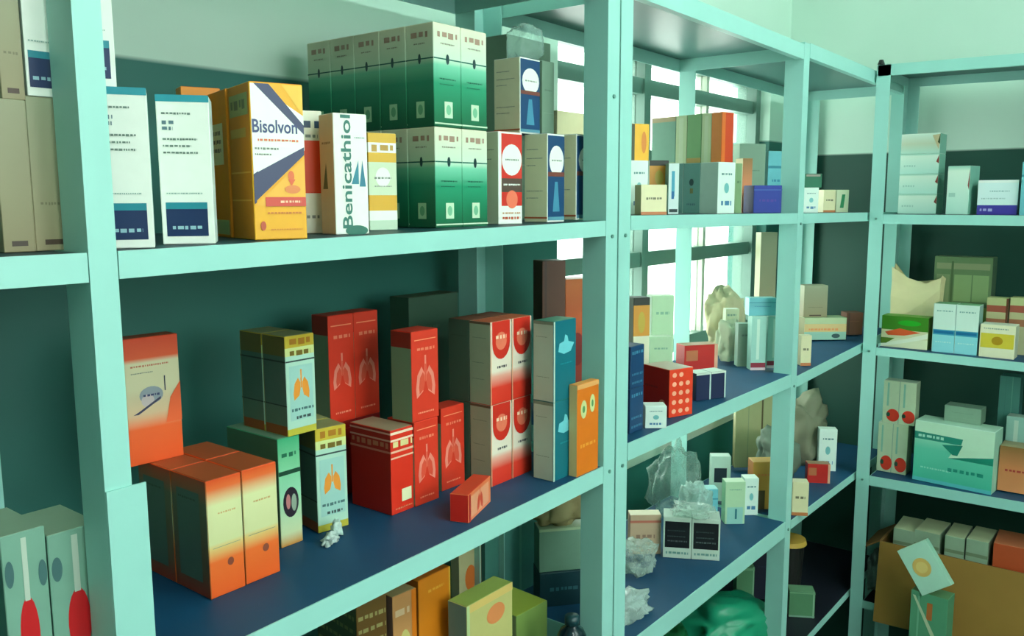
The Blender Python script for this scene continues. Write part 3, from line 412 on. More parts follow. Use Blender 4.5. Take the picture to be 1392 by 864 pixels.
carton('medicine_carton', 'white carton with a navy panel stacked on the beige cartons left of the post', 'carton', -0.7410, 0.3181, 1.5811, 0.0226, 0.0500, 0.1200, 90, 'white_blue')
carton('medicine_carton', 'dull grey carton at the top left corner, stacked on the beige carton', 'carton', -0.7410, 0.2965, 1.5772, 0.0168, 0.0500, 0.1100, 90, 'beige')
carton('syrup_carton', 'bright yellow and white syrup carton with navy ribbon stripes, front of the upper shelf', 'carton', -0.7237, 0.5295, 1.4633, 0.0517, 0.0654, 0.1462, 73, 'syrup')
carton('syrup_carton', 'orange syrup carton standing directly behind the navy-striped syrup carton', 'carton', -0.7875, 0.5469, 1.4633, 0.0517, 0.0654, 0.1462, 73, 'syrup_back')
carton('syrup_carton', 'orange carton mostly hidden between white carton and syrup cartons', 'carton', -0.8449, 0.5343, 1.4635, 0.0400, 0.0250, 0.1543, 70, 'orange_plain')
carton('medicine_carton', 'slim carton with red-orange band half hidden behind the syrup carton', 'carton', -0.7735, 0.6199, 1.4646, 0.0243, 0.0300, 0.1307, 65, 'orange_band')
carton('medicine_carton', 'white carton with vertical green lettering and blue leaves', 'carton', -0.7214, 0.6251, 1.4646, 0.0389, 0.0333, 0.1249, 76, 'benic')
carton('medicine_carton', 'yellow and white banded carton beside the green carton stack', 'carton', -0.7621, 0.7098, 1.4657, 0.0371, 0.0300, 0.1108, 76, 'yellow_band')
carton('medicine_carton', 'green and cream carton, lower row, front left of the green block', 'carton', -0.7448, 0.7915, 1.4667, 0.0481, 0.0455, 0.1196, 90, 'green', 'green gradient cartons in the block on the upper shelf')
carton('medicine_carton', 'green and cream carton, lower row, front right of the green block', 'carton', -0.7448, 0.8402, 1.4667, 0.0481, 0.0455, 0.1196, 90, 'green', 'green gradient cartons in the block on the upper shelf')
carton('medicine_carton', 'green and cream carton, lower row, second behind the front left one', 'carton', -0.7909, 0.7915, 1.4667, 0.0481, 0.0455, 0.1196, 90, 'green', 'green gradient cartons in the block on the upper shelf')
carton('medicine_carton', 'green and cream carton, lower row, third behind the front left one', 'carton', -0.8370, 0.7915, 1.4667, 0.0481, 0.0455, 0.1196, 90, 'green', 'green gradient cartons in the block on the upper shelf')
carton('medicine_carton', 'green and cream carton, lower row, fourth behind the front left one', 'carton', -0.8831, 0.7915, 1.4667, 0.0481, 0.0455, 0.1196, 90, 'green', 'green gradient cartons in the block on the upper shelf')
carton('medicine_carton', 'green and cream carton, lower row, fifth behind the front left one', 'carton', -0.9292, 0.7915, 1.4667, 0.0481, 0.0455, 0.1196, 90, 'green', 'green gradient cartons in the block on the upper shelf')
carton('medicine_carton', 'green and cream carton, upper row of the block, at the front corner', 'carton', -0.7448, 0.7915, 1.5870, 0.0481, 0.0455, 0.1196, 90, 'green', 'green gradient cartons in the block on the upper shelf')
carton('medicine_carton', 'green and cream carton, upper row, right column at the front', 'carton', -0.7448, 0.8402, 1.5870, 0.0481, 0.0455, 0.1196, 90, 'green', 'green gradient cartons in the block on the upper shelf')
carton('medicine_carton', 'green and cream carton, upper row of the block, second from the front corner', 'carton', -0.7909, 0.7915, 1.5870, 0.0481, 0.0455, 0.1196, 90, 'green', 'green gradient cartons in the block on the upper shelf')
carton('medicine_carton', 'green and cream carton, upper row of the block, third from the front corner', 'carton', -0.8370, 0.7915, 1.5870, 0.0481, 0.0455, 0.1196, 90, 'green', 'green gradient cartons in the block on the upper shelf')
carton('medicine_carton', 'green and cream carton, upper row of the block, fourth from the front corner', 'carton', -0.8831, 0.7915, 1.5870, 0.0481, 0.0455, 0.1196, 90, 'green', 'green gradient cartons in the block on the upper shelf')
carton('medicine_carton', 'green and cream carton, upper row of the block, deepest, at the left end', 'carton', -0.9292, 0.7915, 1.5870, 0.0481, 0.0455, 0.1196, 90, 'green', 'green gradient cartons in the block on the upper shelf')
carton('medicine_carton', 'slim white carton with red panel and round white label', 'carton', -0.7403, 0.9113, 1.4682, 0.0465, 0.0400, 0.1199, 86, 'tube_red')
carton('medicine_carton', 'slim white carton with navy panel and round label, left of the pair', 'carton', -0.7247, 0.9919, 1.4693, 0.0406, 0.0395, 0.1200, 90, 'tube_blue')
carton('medicine_carton', 'slim white carton with navy panel and round label, beside the double post', 'carton', -0.7450, 1.0927, 1.4705, 0.0577, 0.0500, 0.1237, 90, 'tube_blue')
carton('medicine_carton', 'slim carton with navy panel and round label stacked on the slim cartons', 'carton', -0.7576, 0.9724, 1.5899, 0.0454, 0.0453, 0.1007, 90, 'tube_blue')
carton('medicine_carton', 'plain grey-green carton stacked behind the upper round-label carton', 'carton', -0.7870, 1.0657, 1.5946, 0.0300, 0.0300, 0.1065, 90, 'greygreen')
carton('medicine_carton', 'tall dull grey carton standing behind the round-label cartons', 'carton', -0.8650, 1.1096, 1.4703, 0.1125, 0.0500, 0.2763, 90, 'greygreen')
carton('medicine_carton', 'low cream carton at the window end of the upper shelf', 'carton', -0.8700, 1.2394, 1.4720, 0.1094, 0.0600, 0.1725, 90, 'cream_low')
carton('medicine_carton', 'white carton at the left end of the window bay, next to the double post', 'carton', -0.7490, 1.2754, 1.4753, 0.0334, 0.0400, 0.0877, 60, 'white_teal')
carton('medicine_carton', 'small yellow carton with dark edge lying on the white carton', 'carton', -0.7540, 1.2861, 1.5634, 0.0334, 0.0400, 0.0595, 60, 'yel_black')
carton('medicine_carton', 'low cream carton in front of the orange-panelled carton', 'carton', -0.6919, 1.2342, 1.4757, 0.0471, 0.0200, 0.0470, 60, 'cream_low')
carton('medicine_carton', 'carton with orange panel and black top edge', 'carton', -0.7714, 1.3978, 1.4741, 0.0351, 0.0250, 0.0941, 45, 'orange_pan')
carton('medicine_carton', 'slim white carton with sky-blue marks', 'carton', -0.7377, 1.3904, 1.4741, 0.0182, 0.0300, 0.0877, 40, 'white_bluespot')
carton('medicine_carton', 'pale mint carton with faint teal marks, right of the grey-teal pair', 'carton', -0.7349, 1.5699, 1.4724, 0.0528, 0.0416, 0.0966, 78, 'white_teal')
carton('medicine_carton', 'grey-teal carton with small dark emblem, right of the pair', 'carton', -0.7761, 1.5787, 1.4724, 0.0528, 0.0416, 0.0966, 78, 'greyteal')
carton('medicine_carton', 'grey-teal carton with small dark emblem, left of the pair', 'carton', -0.8174, 1.5875, 1.4727, 0.0528, 0.0416, 0.0966, 78, 'greyteal')
carton('medicine_carton', 'slim olive green carton beside the mint carton', 'carton', -0.7783, 1.7462, 1.4705, 0.0140, 0.0300, 0.1030, 55, 'olive')
carton('medicine_carton', 'slim salmon and brown carton left of the royal blue carton', 'carton', -0.7955, 1.8297, 1.4697, 0.0238, 0.0300, 0.1177, 55, 'orange_soft')
carton('medicine_carton', 'squat royal blue carton on the window bay upper shelf', 'carton', -0.7370, 1.7958, 1.4703, 0.0676, 0.0400, 0.0576, 55, 'royal')
carton('medicine_carton', 'large pale grey carton behind the royal blue carton', 'carton', -0.8719, 2.0339, 1.4679, 0.0711, 0.0300, 0.1634, 55, 'greygreen')
carton('medicine_carton', 'light blue carton behind the royal blue carton, near the post', 'carton', -0.8344, 2.0991, 1.4672, 0.0670, 0.0300, 0.1478, 65, 'skyblue')
carton('medicine_carton', 'orange carton with red end closing the upper row', 'carton', -0.7461, 1.6092, 1.5695, 0.0375, 0.0245, 0.0963, 78, 'orange_red')
carton('medicine_carton', 'pale mint-yellow carton in the upper row, next to the orange one', 'carton', -0.7700, 1.6143, 1.5695, 0.0375, 0.0229, 0.0963, 78, 'paleyel')
carton('medicine_carton', 'olive green carton in the upper row, centre', 'carton', -0.7994, 1.6205, 1.5695, 0.0375, 0.0351, 0.0963, 78, 'olive2')
carton('medicine_carton', 'pale yellow carton in the upper row, second from the left end', 'carton', -0.8311, 1.6273, 1.5695, 0.0375, 0.0278, 0.0963, 78, 'paleyel')
carton('medicine_carton', 'wide grey-green carton at the left end of the upper row', 'carton', -0.8766, 1.6369, 1.5695, 0.0375, 0.0633, 0.0963, 78, 'greyteal2')
carton('medicine_carton', 'small white carton nearest the third post in the far bay', 'carton', -0.7430, 2.0781, 1.4672, 0.0383, 0.0400, 0.0585, 50, 'white_teal')
carton('medicine_carton', 'small carton with dark green band stacked in the far bay', 'carton', -0.7455, 2.0930, 1.5261, 0.0461, 0.0400, 0.0325, 50, 'dkgreen_pan')
carton('medicine_carton', 'small cream carton, left of the low pair in the far bay', 'carton', -0.7843, 2.3330, 1.4642, 0.0342, 0.0400, 0.0584, 50, 'cream_low')
carton('medicine_carton', 'small cream carton with green mark, right of the low pair in the far bay', 'carton', -0.7635, 2.3721, 1.4637, 0.0367, 0.0400, 0.0589, 50, 'green_mark')
carton('medicine_carton', 'large pale carton with tall red oval at lower left, showing the whole oval', 'carton', -0.7500, 0.2765, 1.0805, 0.0335, 0.0700, 0.1600, 90, 'redoval')
carton('medicine_carton', 'large pale carton with red oval, partly behind the front post', 'carton', -0.7500, 0.3158, 1.0805, 0.0427, 0.0700, 0.1500, 90, 'redoval')
carton('medicine_carton', 'orange and white carton, left of the large front pair on the blue liner', 'carton', -0.7940, 0.4880, 1.0966, 0.0411, 0.0640, 0.1245, 90, 'orange_twin')
carton('medicine_carton', 'orange and white carton, right of the large front pair on the blue liner', 'carton', -0.7940, 0.5311, 1.0973, 0.0435, 0.0640, 0.1245, 90, 'orange_twin')
carton('medicine_carton', 'orange and white carton, left, behind the large front pair', 'carton', -0.8595, 0.4880, 1.0966, 0.0411, 0.0650, 0.1245, 90, 'orange_twin')
carton('medicine_carton', 'orange and white carton, right, behind the large front pair', 'carton', -0.8595, 0.5311, 1.0973, 0.0435, 0.0650, 0.1245, 90, 'orange_twin')
carton('medicine_carton', 'tall orange and white carton standing upright on the orange pair', 'carton', -0.8774, 0.4769, 1.2215, 0.0595, 0.0240, 0.1362, 87, 'orange_tall')
carton('medicine_carton', 'pale green carton with round dark picture beside the orange pair', 'carton', -0.8600, 0.6063, 1.0986, 0.0308, 0.1000, 0.1303, 90, 'green_photo')
carton('medicine_carton', 'yellow-topped carton with orange lungs, lowest, in front on the blue liner', 'carton', -0.8267, 0.6696, 1.0995, 0.0421, 0.0404, 0.1294, 80, 'lung_yel')
carton('medicine_carton', 'yellow-topped carton with orange lungs, directly behind the front one', 'carton', -0.8671, 0.6767, 1.0995, 0.0421, 0.0404, 0.1294, 80, 'lung_yel')
carton('medicine_carton', 'yellow and grey carton with orange lungs raised on the carton row, front', 'carton', -0.8294, 0.6256, 1.2293, 0.0418, 0.0432, 0.1171, 90, 'lung_yel')
carton('medicine_carton', 'yellow and grey carton with orange lungs raised on the carton row, rear', 'carton', -0.8734, 0.6256, 1.2293, 0.0418, 0.0432, 0.1171, 90, 'lung_yel')
carton('medicine_carton', 'big red carton with white stripes round its top', 'carton', -0.8178, 0.7589, 1.1010, 0.0398, 0.0755, 0.1110, 90, 'red_stripe')
carton('medicine_carton', 'red carton with pink lungs, lower, right of the striped red carton', 'carton', -0.8027, 0.8017, 1.1016, 0.0451, 0.0500, 0.1128, 90, 'red_lung')
carton('medicine_carton', 'red carton with pink lungs standing on top of the lower red carton', 'carton', -0.7969, 0.8020, 1.2148, 0.0499, 0.0380, 0.1182, 90, 'red_lung')
carton('medicine_carton', 'red carton with pink lungs, just left of the tall capsule tower', 'carton', -0.8050, 0.8671, 1.1027, 0.0475, 0.0300, 0.1159, 90, 'red_lung')
carton('medicine_carton', 'red carton with pink lungs at the back, left of the raised pair', 'carton', -0.9017, 0.7536, 1.2050, 0.0438, 0.0333, 0.1451, 90, 'red_lung')
carton('medicine_carton', 'red carton with pink lungs at the back, right of the raised pair', 'carton', -0.9017, 0.7979, 1.2050, 0.0438, 0.0333, 0.1451, 90, 'red_lung')
carton('medicine_carton', 'dark red carton carrying the raised red pair at the back', 'carton', -0.9017, 0.7536, 1.1025, 0.0438, 0.0333, 0.1020, 90, 'darkred')
carton('medicine_carton', 'dark red carton under the raised red pair, right, at the back', 'carton', -0.9017, 0.7979, 1.1025, 0.0438, 0.0333, 0.1020, 90, 'darkred')
carton('medicine_carton', 'small red and orange carton lying in front of the capsule tower', 'carton', -0.7104, 0.8124, 1.1016, 0.0815, 0.0247, 0.0361, 110, 'red_small')
carton('medicine_carton', 'white and red capsule carton, lower left of the tall tower', 'carton', -0.7650, 0.9198, 1.1035, 0.0463, 0.0380, 0.1154, 90, 'capsule')
carton('medicine_carton', 'white and red capsule carton, lower right of the tall tower', 'carton', -0.7650, 0.9668, 1.1035, 0.0463, 0.0380, 0.1154, 90, 'capsule')
carton('medicine_carton', 'white and red capsule carton, upper left of the tall tower', 'carton', -0.7650, 0.9198, 1.2195, 0.0463, 0.0380, 0.1154, 90, 'capsule')
carton('medicine_carton', 'white and red capsule carton, upper right of the tall tower', 'carton', -0.7650, 0.9668, 1.2195, 0.0463, 0.0380, 0.1154, 90, 'capsule')
carton('medicine_carton', 'dull green-grey carton behind the lower half of the capsule tower', 'carton', -0.8040, 0.9198, 1.1035, 0.0463, 0.0380, 0.1154, 90, 'darkcap')
carton('medicine_carton', 'dull green-grey carton with red top behind the upper half of the capsule tower', 'carton', -0.8040, 0.9198, 1.2195, 0.0463, 0.0380, 0.1154, 90, 'darkcap')
carton('medicine_carton', 'dull green-grey carton behind the lower right of the capsule tower', 'carton', -0.8040, 0.9668, 1.1035, 0.0463, 0.0380, 0.1154, 90, 'darkcap')
carton('medicine_carton', 'dull green-grey carton behind the upper right of the capsule tower', 'carton', -0.8040, 0.9668, 1.2195, 0.0463, 0.0380, 0.1154, 90, 'darkcap')
carton('medicine_carton', 'deep teal carton, lower of the two stacked right of the capsule tower', 'carton', -0.7065, 0.9924, 1.1046, 0.0554, 0.0351, 0.1138, 90, 'teal_tower')
carton('medicine_carton', 'deep teal carton, upper of the two stacked right of the capsule tower', 'carton', -0.7065, 0.9924, 1.2190, 0.0554, 0.0351, 0.1138, 90, 'teal_tower')
carton('medicine_carton', 'orange carton with small pale flowers against the double post', 'carton', -0.6805, 1.0290, 1.1052, 0.0560, 0.0140, 0.1341, 90, 'orange_flower')
carton('medicine_carton', 'tall dark brown carton at the back, left of the orange-red one', 'carton', -0.8863, 1.2275, 1.1084, 0.0442, 0.0400, 0.2872, 60, 'brown')
carton('medicine_carton', 'tall orange-red carton at the back beside the double post', 'carton', -0.8755, 1.2845, 1.1093, 0.0473, 0.0400, 0.2511, 60, 'orange_dark')
carton('medicine_carton', 'wide dark grey-green carton at the back behind the raised lung carton', 'carton', -0.9250, 0.9548, 1.1036, 0.1083, 0.0400, 0.2539, 90, 'darkgreen')
carton('medicine_carton', 'olive and brown dotted carton at the bottom edge of the frame', 'carton', -0.8446, 0.7218, 0.7854, 0.0466, 0.0967, 0.2146, 82, 'dotted')
carton('medicine_carton', 'beige carton with orange motif beside the dotted carton', 'carton', -0.7982, 0.7618, 0.7854, 0.0398, 0.0300, 0.2035, 85, 'orange_beige')
carton('medicine_carton', 'tall amber orange carton, front, under the middle shelf', 'carton', -0.8175, 0.8356, 0.7854, 0.0641, 0.0350, 0.1986, 90, 'amber')
carton('medicine_carton', 'taller amber orange carton behind the front amber one', 'carton', -0.8545, 0.8356, 0.7854, 0.0641, 0.0350, 0.2286, 90, 'amber')
carton('medicine_carton', 'small pale carton with an orange spot, high up under the middle shelf', 'carton', -0.9377, 1.0584, 0.7854, 0.0526, 0.0200, 0.1417, 85, 'pale_spot')
carton('medicine_carton', 'tall pale teal carton at the back, under the middle shelf', 'carton', -0.9336, 1.1729, 0.7854, 0.1463, 0.0200, 0.1554, 85, 'tealpale')
carton('medicine_carton', 'pale green carton with orange patch on its front, bottom centre', 'carton', -0.7625, 0.8910, 0.7854, 0.1009, 0.0350, 0.1636, 90, 'paleorange')
carton('medicine_carton', 'olive green carton with a yellow-green top, right of the orange-patched one', 'carton', -0.8323, 1.0488, 0.7854, 0.0756, 0.0900, 0.0693, 86, 'olivetop')
carton('medicine_carton', 'large grey-green carton under the middle shelf beside the double post', 'carton', -0.8464, 1.2101, 0.8530, 0.0900, 0.0400, 0.0782, 50, 'greybox')
carton('medicine_carton', 'dark teal carton carrying the large grey-green carton', 'carton', -0.8464, 1.2101, 0.7850, 0.0900, 0.0500, 0.0674, 50, 'navybox')
carton('medicine_carton', 'navy blue carton, lower, at the left end of the window bay middle shelf', 'carton', -0.7150, 1.2060, 1.1253, 0.0425, 0.0400, 0.0724, 90, 'navy')
carton('medicine_carton', 'navy blue carton, upper of two, at the left end of the window bay middle shelf', 'carton', -0.7150, 1.2060, 1.1983, 0.0425, 0.0400, 0.0688, 90, 'navy')
carton('medicine_carton', 'low white and teal carton in front of the red patterned carton', 'carton', -0.6893, 1.2543, 1.1251, 0.0355, 0.0300, 0.0373, 40, 'white_teal')
carton('medicine_carton', 'bright red carton with white mottled front and dark red side', 'carton', -0.7192, 1.3548, 1.1249, 0.0549, 0.0703, 0.0842, 70, 'red_pattern')
carton('medicine_carton', 'navy and white carton, left of the navy pair on the middle shelf', 'carton', -0.7255, 1.4867, 1.1244, 0.0349, 0.0353, 0.0520, 65, 'navy_white')
carton('medicine_carton', 'navy and white carton, right of the navy pair on the middle shelf', 'carton', -0.7105, 1.5189, 1.1244, 0.0349, 0.0353, 0.0520, 65, 'navy_white')
carton('medicine_carton', 'red carton lying behind the navy and white pair', 'carton', -0.8595, 1.7531, 1.1237, 0.0819, 0.0400, 0.0575, 55, 'red_plain')
carton('medicine_carton', 'yellow-orange carton stacked near the window, left end', 'carton', -0.8029, 1.3931, 1.1800, 0.0327, 0.0300, 0.1418, 55, 'orange_pan')
carton('medicine_carton', 'pale blue carton under the yellow-orange one by the window', 'carton', -0.8029, 1.3931, 1.1265, 0.0400, 0.0300, 0.0525, 55, 'skyblue')
carton('medicine_carton', 'pale mint carton beside the yellow-orange one, by the window', 'carton', -0.8266, 1.5197, 1.1243, 0.0465, 0.0300, 0.1888, 50, 'mint')
carton('medicine_carton', 'grey carton with pale front on the middle shelf, near the third post', 'carton', -0.7913, 1.8604, 1.1233, 0.0438, 0.0250, 0.0978, 40, 'greytealside')
carton('medicine_carton', 'pale teal carton with red base stripe, left, near the third post', 'carton', -0.7554, 1.8351, 1.1233, 0.0330, 0.0300, 0.1203, 40, 'tealstripe')
carton('medicine_carton', 'pale teal carton with red base stripe, right, near the third post', 'carton', -0.7370, 1.8821, 1.1232, 0.0334, 0.0300, 0.1169, 40, 'tealstripe')
carton('medicine_carton', 'small blue-grey carton stacked on the red-striped cartons', 'carton', -0.7543, 1.8485, 1.2440, 0.0608, 0.0300, 0.0393, 40, 'skyblue')
carton('medicine_carton', 'tall narrow beige carton standing before the right end of the window', 'carton', -0.9259, 2.2944, 1.1219, 0.0484, 0.0300, 0.2878, 50, 'beige')
carton('medicine_carton', 'pale carton with peach stripe lying in the far bay, middle shelf', 'carton', -0.7770, 2.3283, 1.1271, 0.1130, 0.0500, 0.0593, 40, 'peach')
carton('medicine_carton', 'grey-beige carton stacked on the peach-striped carton', 'carton', -0.8004, 2.3174, 1.1868, 0.0635, 0.0400, 0.0847, 40, 'beige')
carton('medicine_carton', 'small upright cream carton near the third post in the far bay', 'carton', -0.6980, 1.9790, 1.1169, 0.0241, 0.0200, 0.0707, 40, 'cream_low')
carton('medicine_carton', 'brown carton at the right end of the far bay middle shelf', 'carton', -0.7311, 2.4312, 1.1314, 0.0447, 0.0400, 0.0608, 40, 'brown')
carton('medicine_carton', 'black-windowed white carton in film, left of the pair', 'carton', -0.7783, 1.5196, 0.7909, 0.0548, 0.0500, 0.0843, 28, 'black_white')
carton('medicine_carton', 'black-windowed white carton in film, right of the pair', 'carton', -0.7292, 1.5457, 0.7909, 0.0548, 0.0500, 0.0843, 28, 'black_white')
carton('medicine_carton', 'white mint carton in the middle of the window bay lower shelf', 'carton', -0.7629, 1.7537, 0.7905, 0.0441, 0.0300, 0.0957, 40, 'mint')
carton('medicine_carton', 'slim white carton right of the mint carton on the lower shelf', 'carton', -0.7566, 1.8270, 0.7904, 0.0319, 0.0300, 0.0863, 40, 'white_teal')
carton('medicine_carton', 'orange-brown carton on the window bay lower shelf by the third post', 'carton', -0.7506, 1.8866, 0.7903, 0.0583, 0.0400, 0.1122, 40, 'amber2')
carton('medicine_carton', 'pink-beige carton beside the double post on the lower shelf', 'carton', -0.8356, 1.4876, 0.7910, 0.0627, 0.0300, 0.0822, 40, 'pinkbeige')
carton('medicine_carton', 'white carton with black square label behind the plastic bags', 'carton', -0.8502, 1.8718, 0.7903, 0.0448, 0.0300, 0.1091, 35, 'white_black')
carton('medicine_carton', 'tall beige carton with a dark seam behind the orange-brown one, lower shelf', 'carton', -0.8889, 2.1687, 0.7898, 0.1110, 0.0200, 0.1912, 40, 'beigepanel')
carton('medicine_carton', 'cream carton at the front of the far bay lower shelf', 'carton', -0.6732, 1.9136, 0.7826, 0.0357, 0.0300, 0.0785, 30, 'cream_low')
carton('medicine_carton', 'upright white carton with grey stripe in the far bay lower shelf', 'carton', -0.7412, 2.3023, 0.7750, 0.0455, 0.0300, 0.1157, 30, 'white_teal')
carton('medicine_carton', 'bright red carton on the far bay lower shelf', 'carton', -0.7232, 2.1837, 0.7774, 0.0562, 0.0300, 0.0505, 30, 'red_plain')
carton('medicine_carton', 'pale green carton lying on the lowest shelf beyond the third post', 'carton', -0.7258, 2.1058, 0.4454, 0.0631, 0.0400, 0.0692, 30, 'greenbox')
carton('medicine_carton', 'tall dark navy carton beside the third post on the lowest shelf', 'carton', -0.8382, 2.1291, 0.4504, 0.0499, 0.0300, 0.1262, 35, 'darknavy')
carton('medicine_carton', 'grey-green carton behind the green one on the lowest shelf', 'carton', -0.8531, 2.0427, 0.4504, 0.0448, 0.0400, 0.1179, 35, 'greenbox')
carton('medicine_carton', 'lowest of the flat white cartons stacked at the left end of the right rack', 'carton', -0.5737, 2.4350, 1.4603, 0.0915, 0.0700, 0.0500, 0, 'white_fade', 'flat white cartons stacked at the left end')
carton('medicine_carton', 'second from bottom of the flat white cartons stacked on the right rack', 'carton', -0.5737, 2.4350, 1.5109, 0.0915, 0.0700, 0.0500, 0, 'white_fade', 'flat white cartons stacked at the left end')
carton('medicine_carton', 'third from bottom of the flat white cartons stacked on the right rack', 'carton', -0.5737, 2.4350, 1.5615, 0.0915, 0.0700, 0.0500, 0, 'white_fade', 'flat white cartons stacked at the left end')
carton('medicine_carton', 'topmost with a tan corner of the flat white cartons stacked on the right rack', 'carton', -0.5737, 2.4350, 1.6121, 0.0915, 0.0700, 0.0500, 0, 'white_red', 'flat white cartons stacked at the left end')
carton('medicine_carton', 'upright white carton with shaded side between the stack and the purple carton', 'carton', -0.4706, 2.4050, 1.4600, 0.0522, 0.0600, 0.1180, -10, 'white_fade')
carton('medicine_carton', 'white carton with purple base stripe on the right rack', 'carton', -0.3874, 2.3950, 1.4597, 0.0862, 0.0500, 0.0827, 0, 'purple')
carton('medicine_carton', 'pale blue carton at the right edge of the frame, upper shelf', 'carton', -0.3082, 2.3850, 1.4595, 0.0600, 0.0500, 0.1239, 0, 'skyblue')
carton('medicine_carton', 'carton with green top, red swoosh and white base', 'carton', -0.5729, 2.3700, 1.1193, 0.1120, 0.0500, 0.0812, 0, 'green_leaf')
carton('medicine_carton', 'white carton with blue band and pale blue base, left half of the pair', 'carton', -0.4812, 2.3700, 1.1178, 0.0507, 0.0500, 0.1220, 0, 'bluewhite')
carton('medicine_carton', 'white carton with blue band and pale blue base, right half of the pair', 'carton', -0.4299, 2.3700, 1.1178, 0.0507, 0.0500, 0.1220, 0, 'bluewhite')
carton('medicine_carton', 'white carton with a yellow picture at the right of the blue-banded pair', 'carton', -0.3622, 2.3700, 1.1166, 0.0757, 0.0500, 0.0804, 0, 'yellowpic')
carton('medicine_carton', 'cream carton with red-brown band behind the yellow-picture carton', 'carton', -0.3800, 2.4500, 1.1166, 0.0475, 0.0400, 0.1372, 0, 'redtop')
carton('medicine_carton', 'second cream carton with red-brown band at the right edge', 'carton', -0.3276, 2.4500, 1.1160, 0.0508, 0.0400, 0.1411, 0, 'redtop')
carton('medicine_carton', 'grey-green carton with paler windows standing tall at the back', 'carton', -0.4744, 2.5200, 1.1183, 0.1369, 0.0600, 0.2303, 0, 'oliveglass')
carton('medicine_carton', 'white twin carton with red emblems, lower, left end', 'carton', -0.5926, 2.3950, 0.7786, 0.0742, 0.0500, 0.1329, 0, 'white_redemb')
carton('medicine_carton', 'white twin carton with red emblems stacked on the lower one', 'carton', -0.5826, 2.3950, 0.9118, 0.0805, 0.0400, 0.1134, 0, 'white_redemb')
carton('medicine_carton', 'big mint and teal carton with dark teal lettering bar', 'carton', -0.4381, 2.3718, 0.7804, 0.1849, 0.0700, 0.1572, -5, 'tealbig')
carton('medicine_carton', 'grey carton with dark end stacked on the big teal carton', 'carton', -0.4314, 2.4035, 0.9380, 0.0848, 0.0500, 0.0401, -2, 'greygreen')
carton('medicine_carton', 'bright orange carton at the right edge, second shelf from below', 'carton', -0.3076, 2.4000, 0.7841, 0.0712, 0.0600, 0.1132, 0, 'orange_soft')
carton('medicine_carton', 'dim teal carton at the back right of the third shelf', 'carton', -0.3494, 2.5250, 0.7835, 0.0473, 0.0500, 0.2640, 0, 'tealpale')
carton('medicine_carton', 'tall pale green carton standing on the floor before the cardboard box', 'carton', -0.4423, 2.2212, 0.0005, 0.0850, 0.0500, 0.5450, -5, 'palegreen_tall')
carton('medicine_carton', 'small orange carton at the left end of the lowest right shelf', 'carton', -0.5710, 2.3275, 0.4314, 0.0315, 0.0150, 0.0773, 0, 'orange_box')
carton('medicine_carton', 'first small pale carton from the left in the cardboard box', 'carton', -0.5460, 2.3970, 0.4355, 0.0520, 0.1100, 0.2050, 2, 'vials')
carton('medicine_carton', 'second small pale carton from the left in the cardboard box', 'carton', -0.4870, 2.3970, 0.4355, 0.0600, 0.1100, 0.2120, -2, 'vials')
carton('medicine_carton', 'third small pale carton from the left in the cardboard box', 'carton', -0.4250, 2.3970, 0.4355, 0.0450, 0.1100, 0.2150, 1, 'vials')
carton('medicine_carton', 'fourth small pale carton from the left in the cardboard box', 'carton', -0.3720, 2.3970, 0.4355, 0.0500, 0.1100, 0.2180, -1, 'vials')
carton('medicine_carton', 'orange-red carton at the right end of the cardboard box', 'carton', -0.3000, 2.3970, 0.4355, 0.0800, 0.1100, 0.2220, 3, 'redtray')
carton('medicine_carton', 'second orange-red carton in the cardboard box, beyond the frame edge', 'carton', -0.2100, 2.3970, 0.4355, 0.0800, 0.1100, 0.2100, 0, 'redtray')
carton('medicine_carton', 'small green-white carton in front of the pale mint one, window end of middle shelf', 'carton', -0.7837, 1.4394, 1.1246, 0.0428, 0.0250, 0.1206, 45, 'mint')
carton('medicine_carton', 'pale yellow carton before the window, right of the paper bag', 'carton', -0.8559, 1.9211, 1.1231, 0.0317, 0.0250, 0.1204, 40, 'yellowpic')
carton('medicine_carton', 'pale carton behind the orange one at the right edge, third shelf', 'carton', -0.3202, 2.4700, 0.7841, 0.0491, 0.0400, 0.1711, 0, 'tealstripe')
carton('medicine_carton', 'small pale blue carton behind the black-windowed pair, lower shelf', 'carton', -0.8063, 1.7035, 0.7906, 0.0487, 0.0300, 0.0835, 40, 'skyblue')
# ------------------------------------------------------------ bags, bottles and odd things
def blob(name, label, cat, loc, size, seed, mat, rot=0, rough=.18, sub=4, group=None, knot=False, flat=.0):
    """crumpled bag: pillow shape with folds, resting on its flattened underside"""
    from mathutils import noise
    bm = bmesh.new(); bmesh.ops.create_icosphere(bm, subdivisions=sub, radius=1)
    off = Vector((seed*3.7, seed*1.3, seed*2.1))
    for v in bm.verts:
        p = v.co.copy(); q = Vector([math.copysign(abs(c)**.72, c) for c in p])
        n = noise.noise(p*1.8+off)*1.1-abs(noise.noise(p*3.6+off))*.9-abs(noise.noise(p*8+off))*.25
        q *= 1+rough*n*1.6
        if knot and p.z > .3: k = 1-.62*(p.z-.3)/.7; q.x *= k; q.y *= k
        z = max(q.z, -.82)
        v.co = Vector((q.x*size[0]/2, q.y*size[1]/2, (z+.82)*size[2]/1.82))
    me = bpy.data.meshes.new(name); bm.to_mesh(me); bm.free(); me.materials.append(mat)
    me.polygons.foreach_set('use_smooth', [True]*len(me.polygons))
    o = bpy.data.objects.new(name, me); COL.objects.link(o); o.location = loc; o.rotation_euler = (0, 0, R(rot)); tag(o, label, cat, group); return o
film = plastic(); film2 = plastic((170, 200, 190), .22, .2)
blob('plastic_bag', 'large grey translucent plastic bag on the window bay lower shelf', 'bag', (-.885, 1.715, .7915), (.085, .15, .165), 2, film2, 0, .2, 4, None, True)
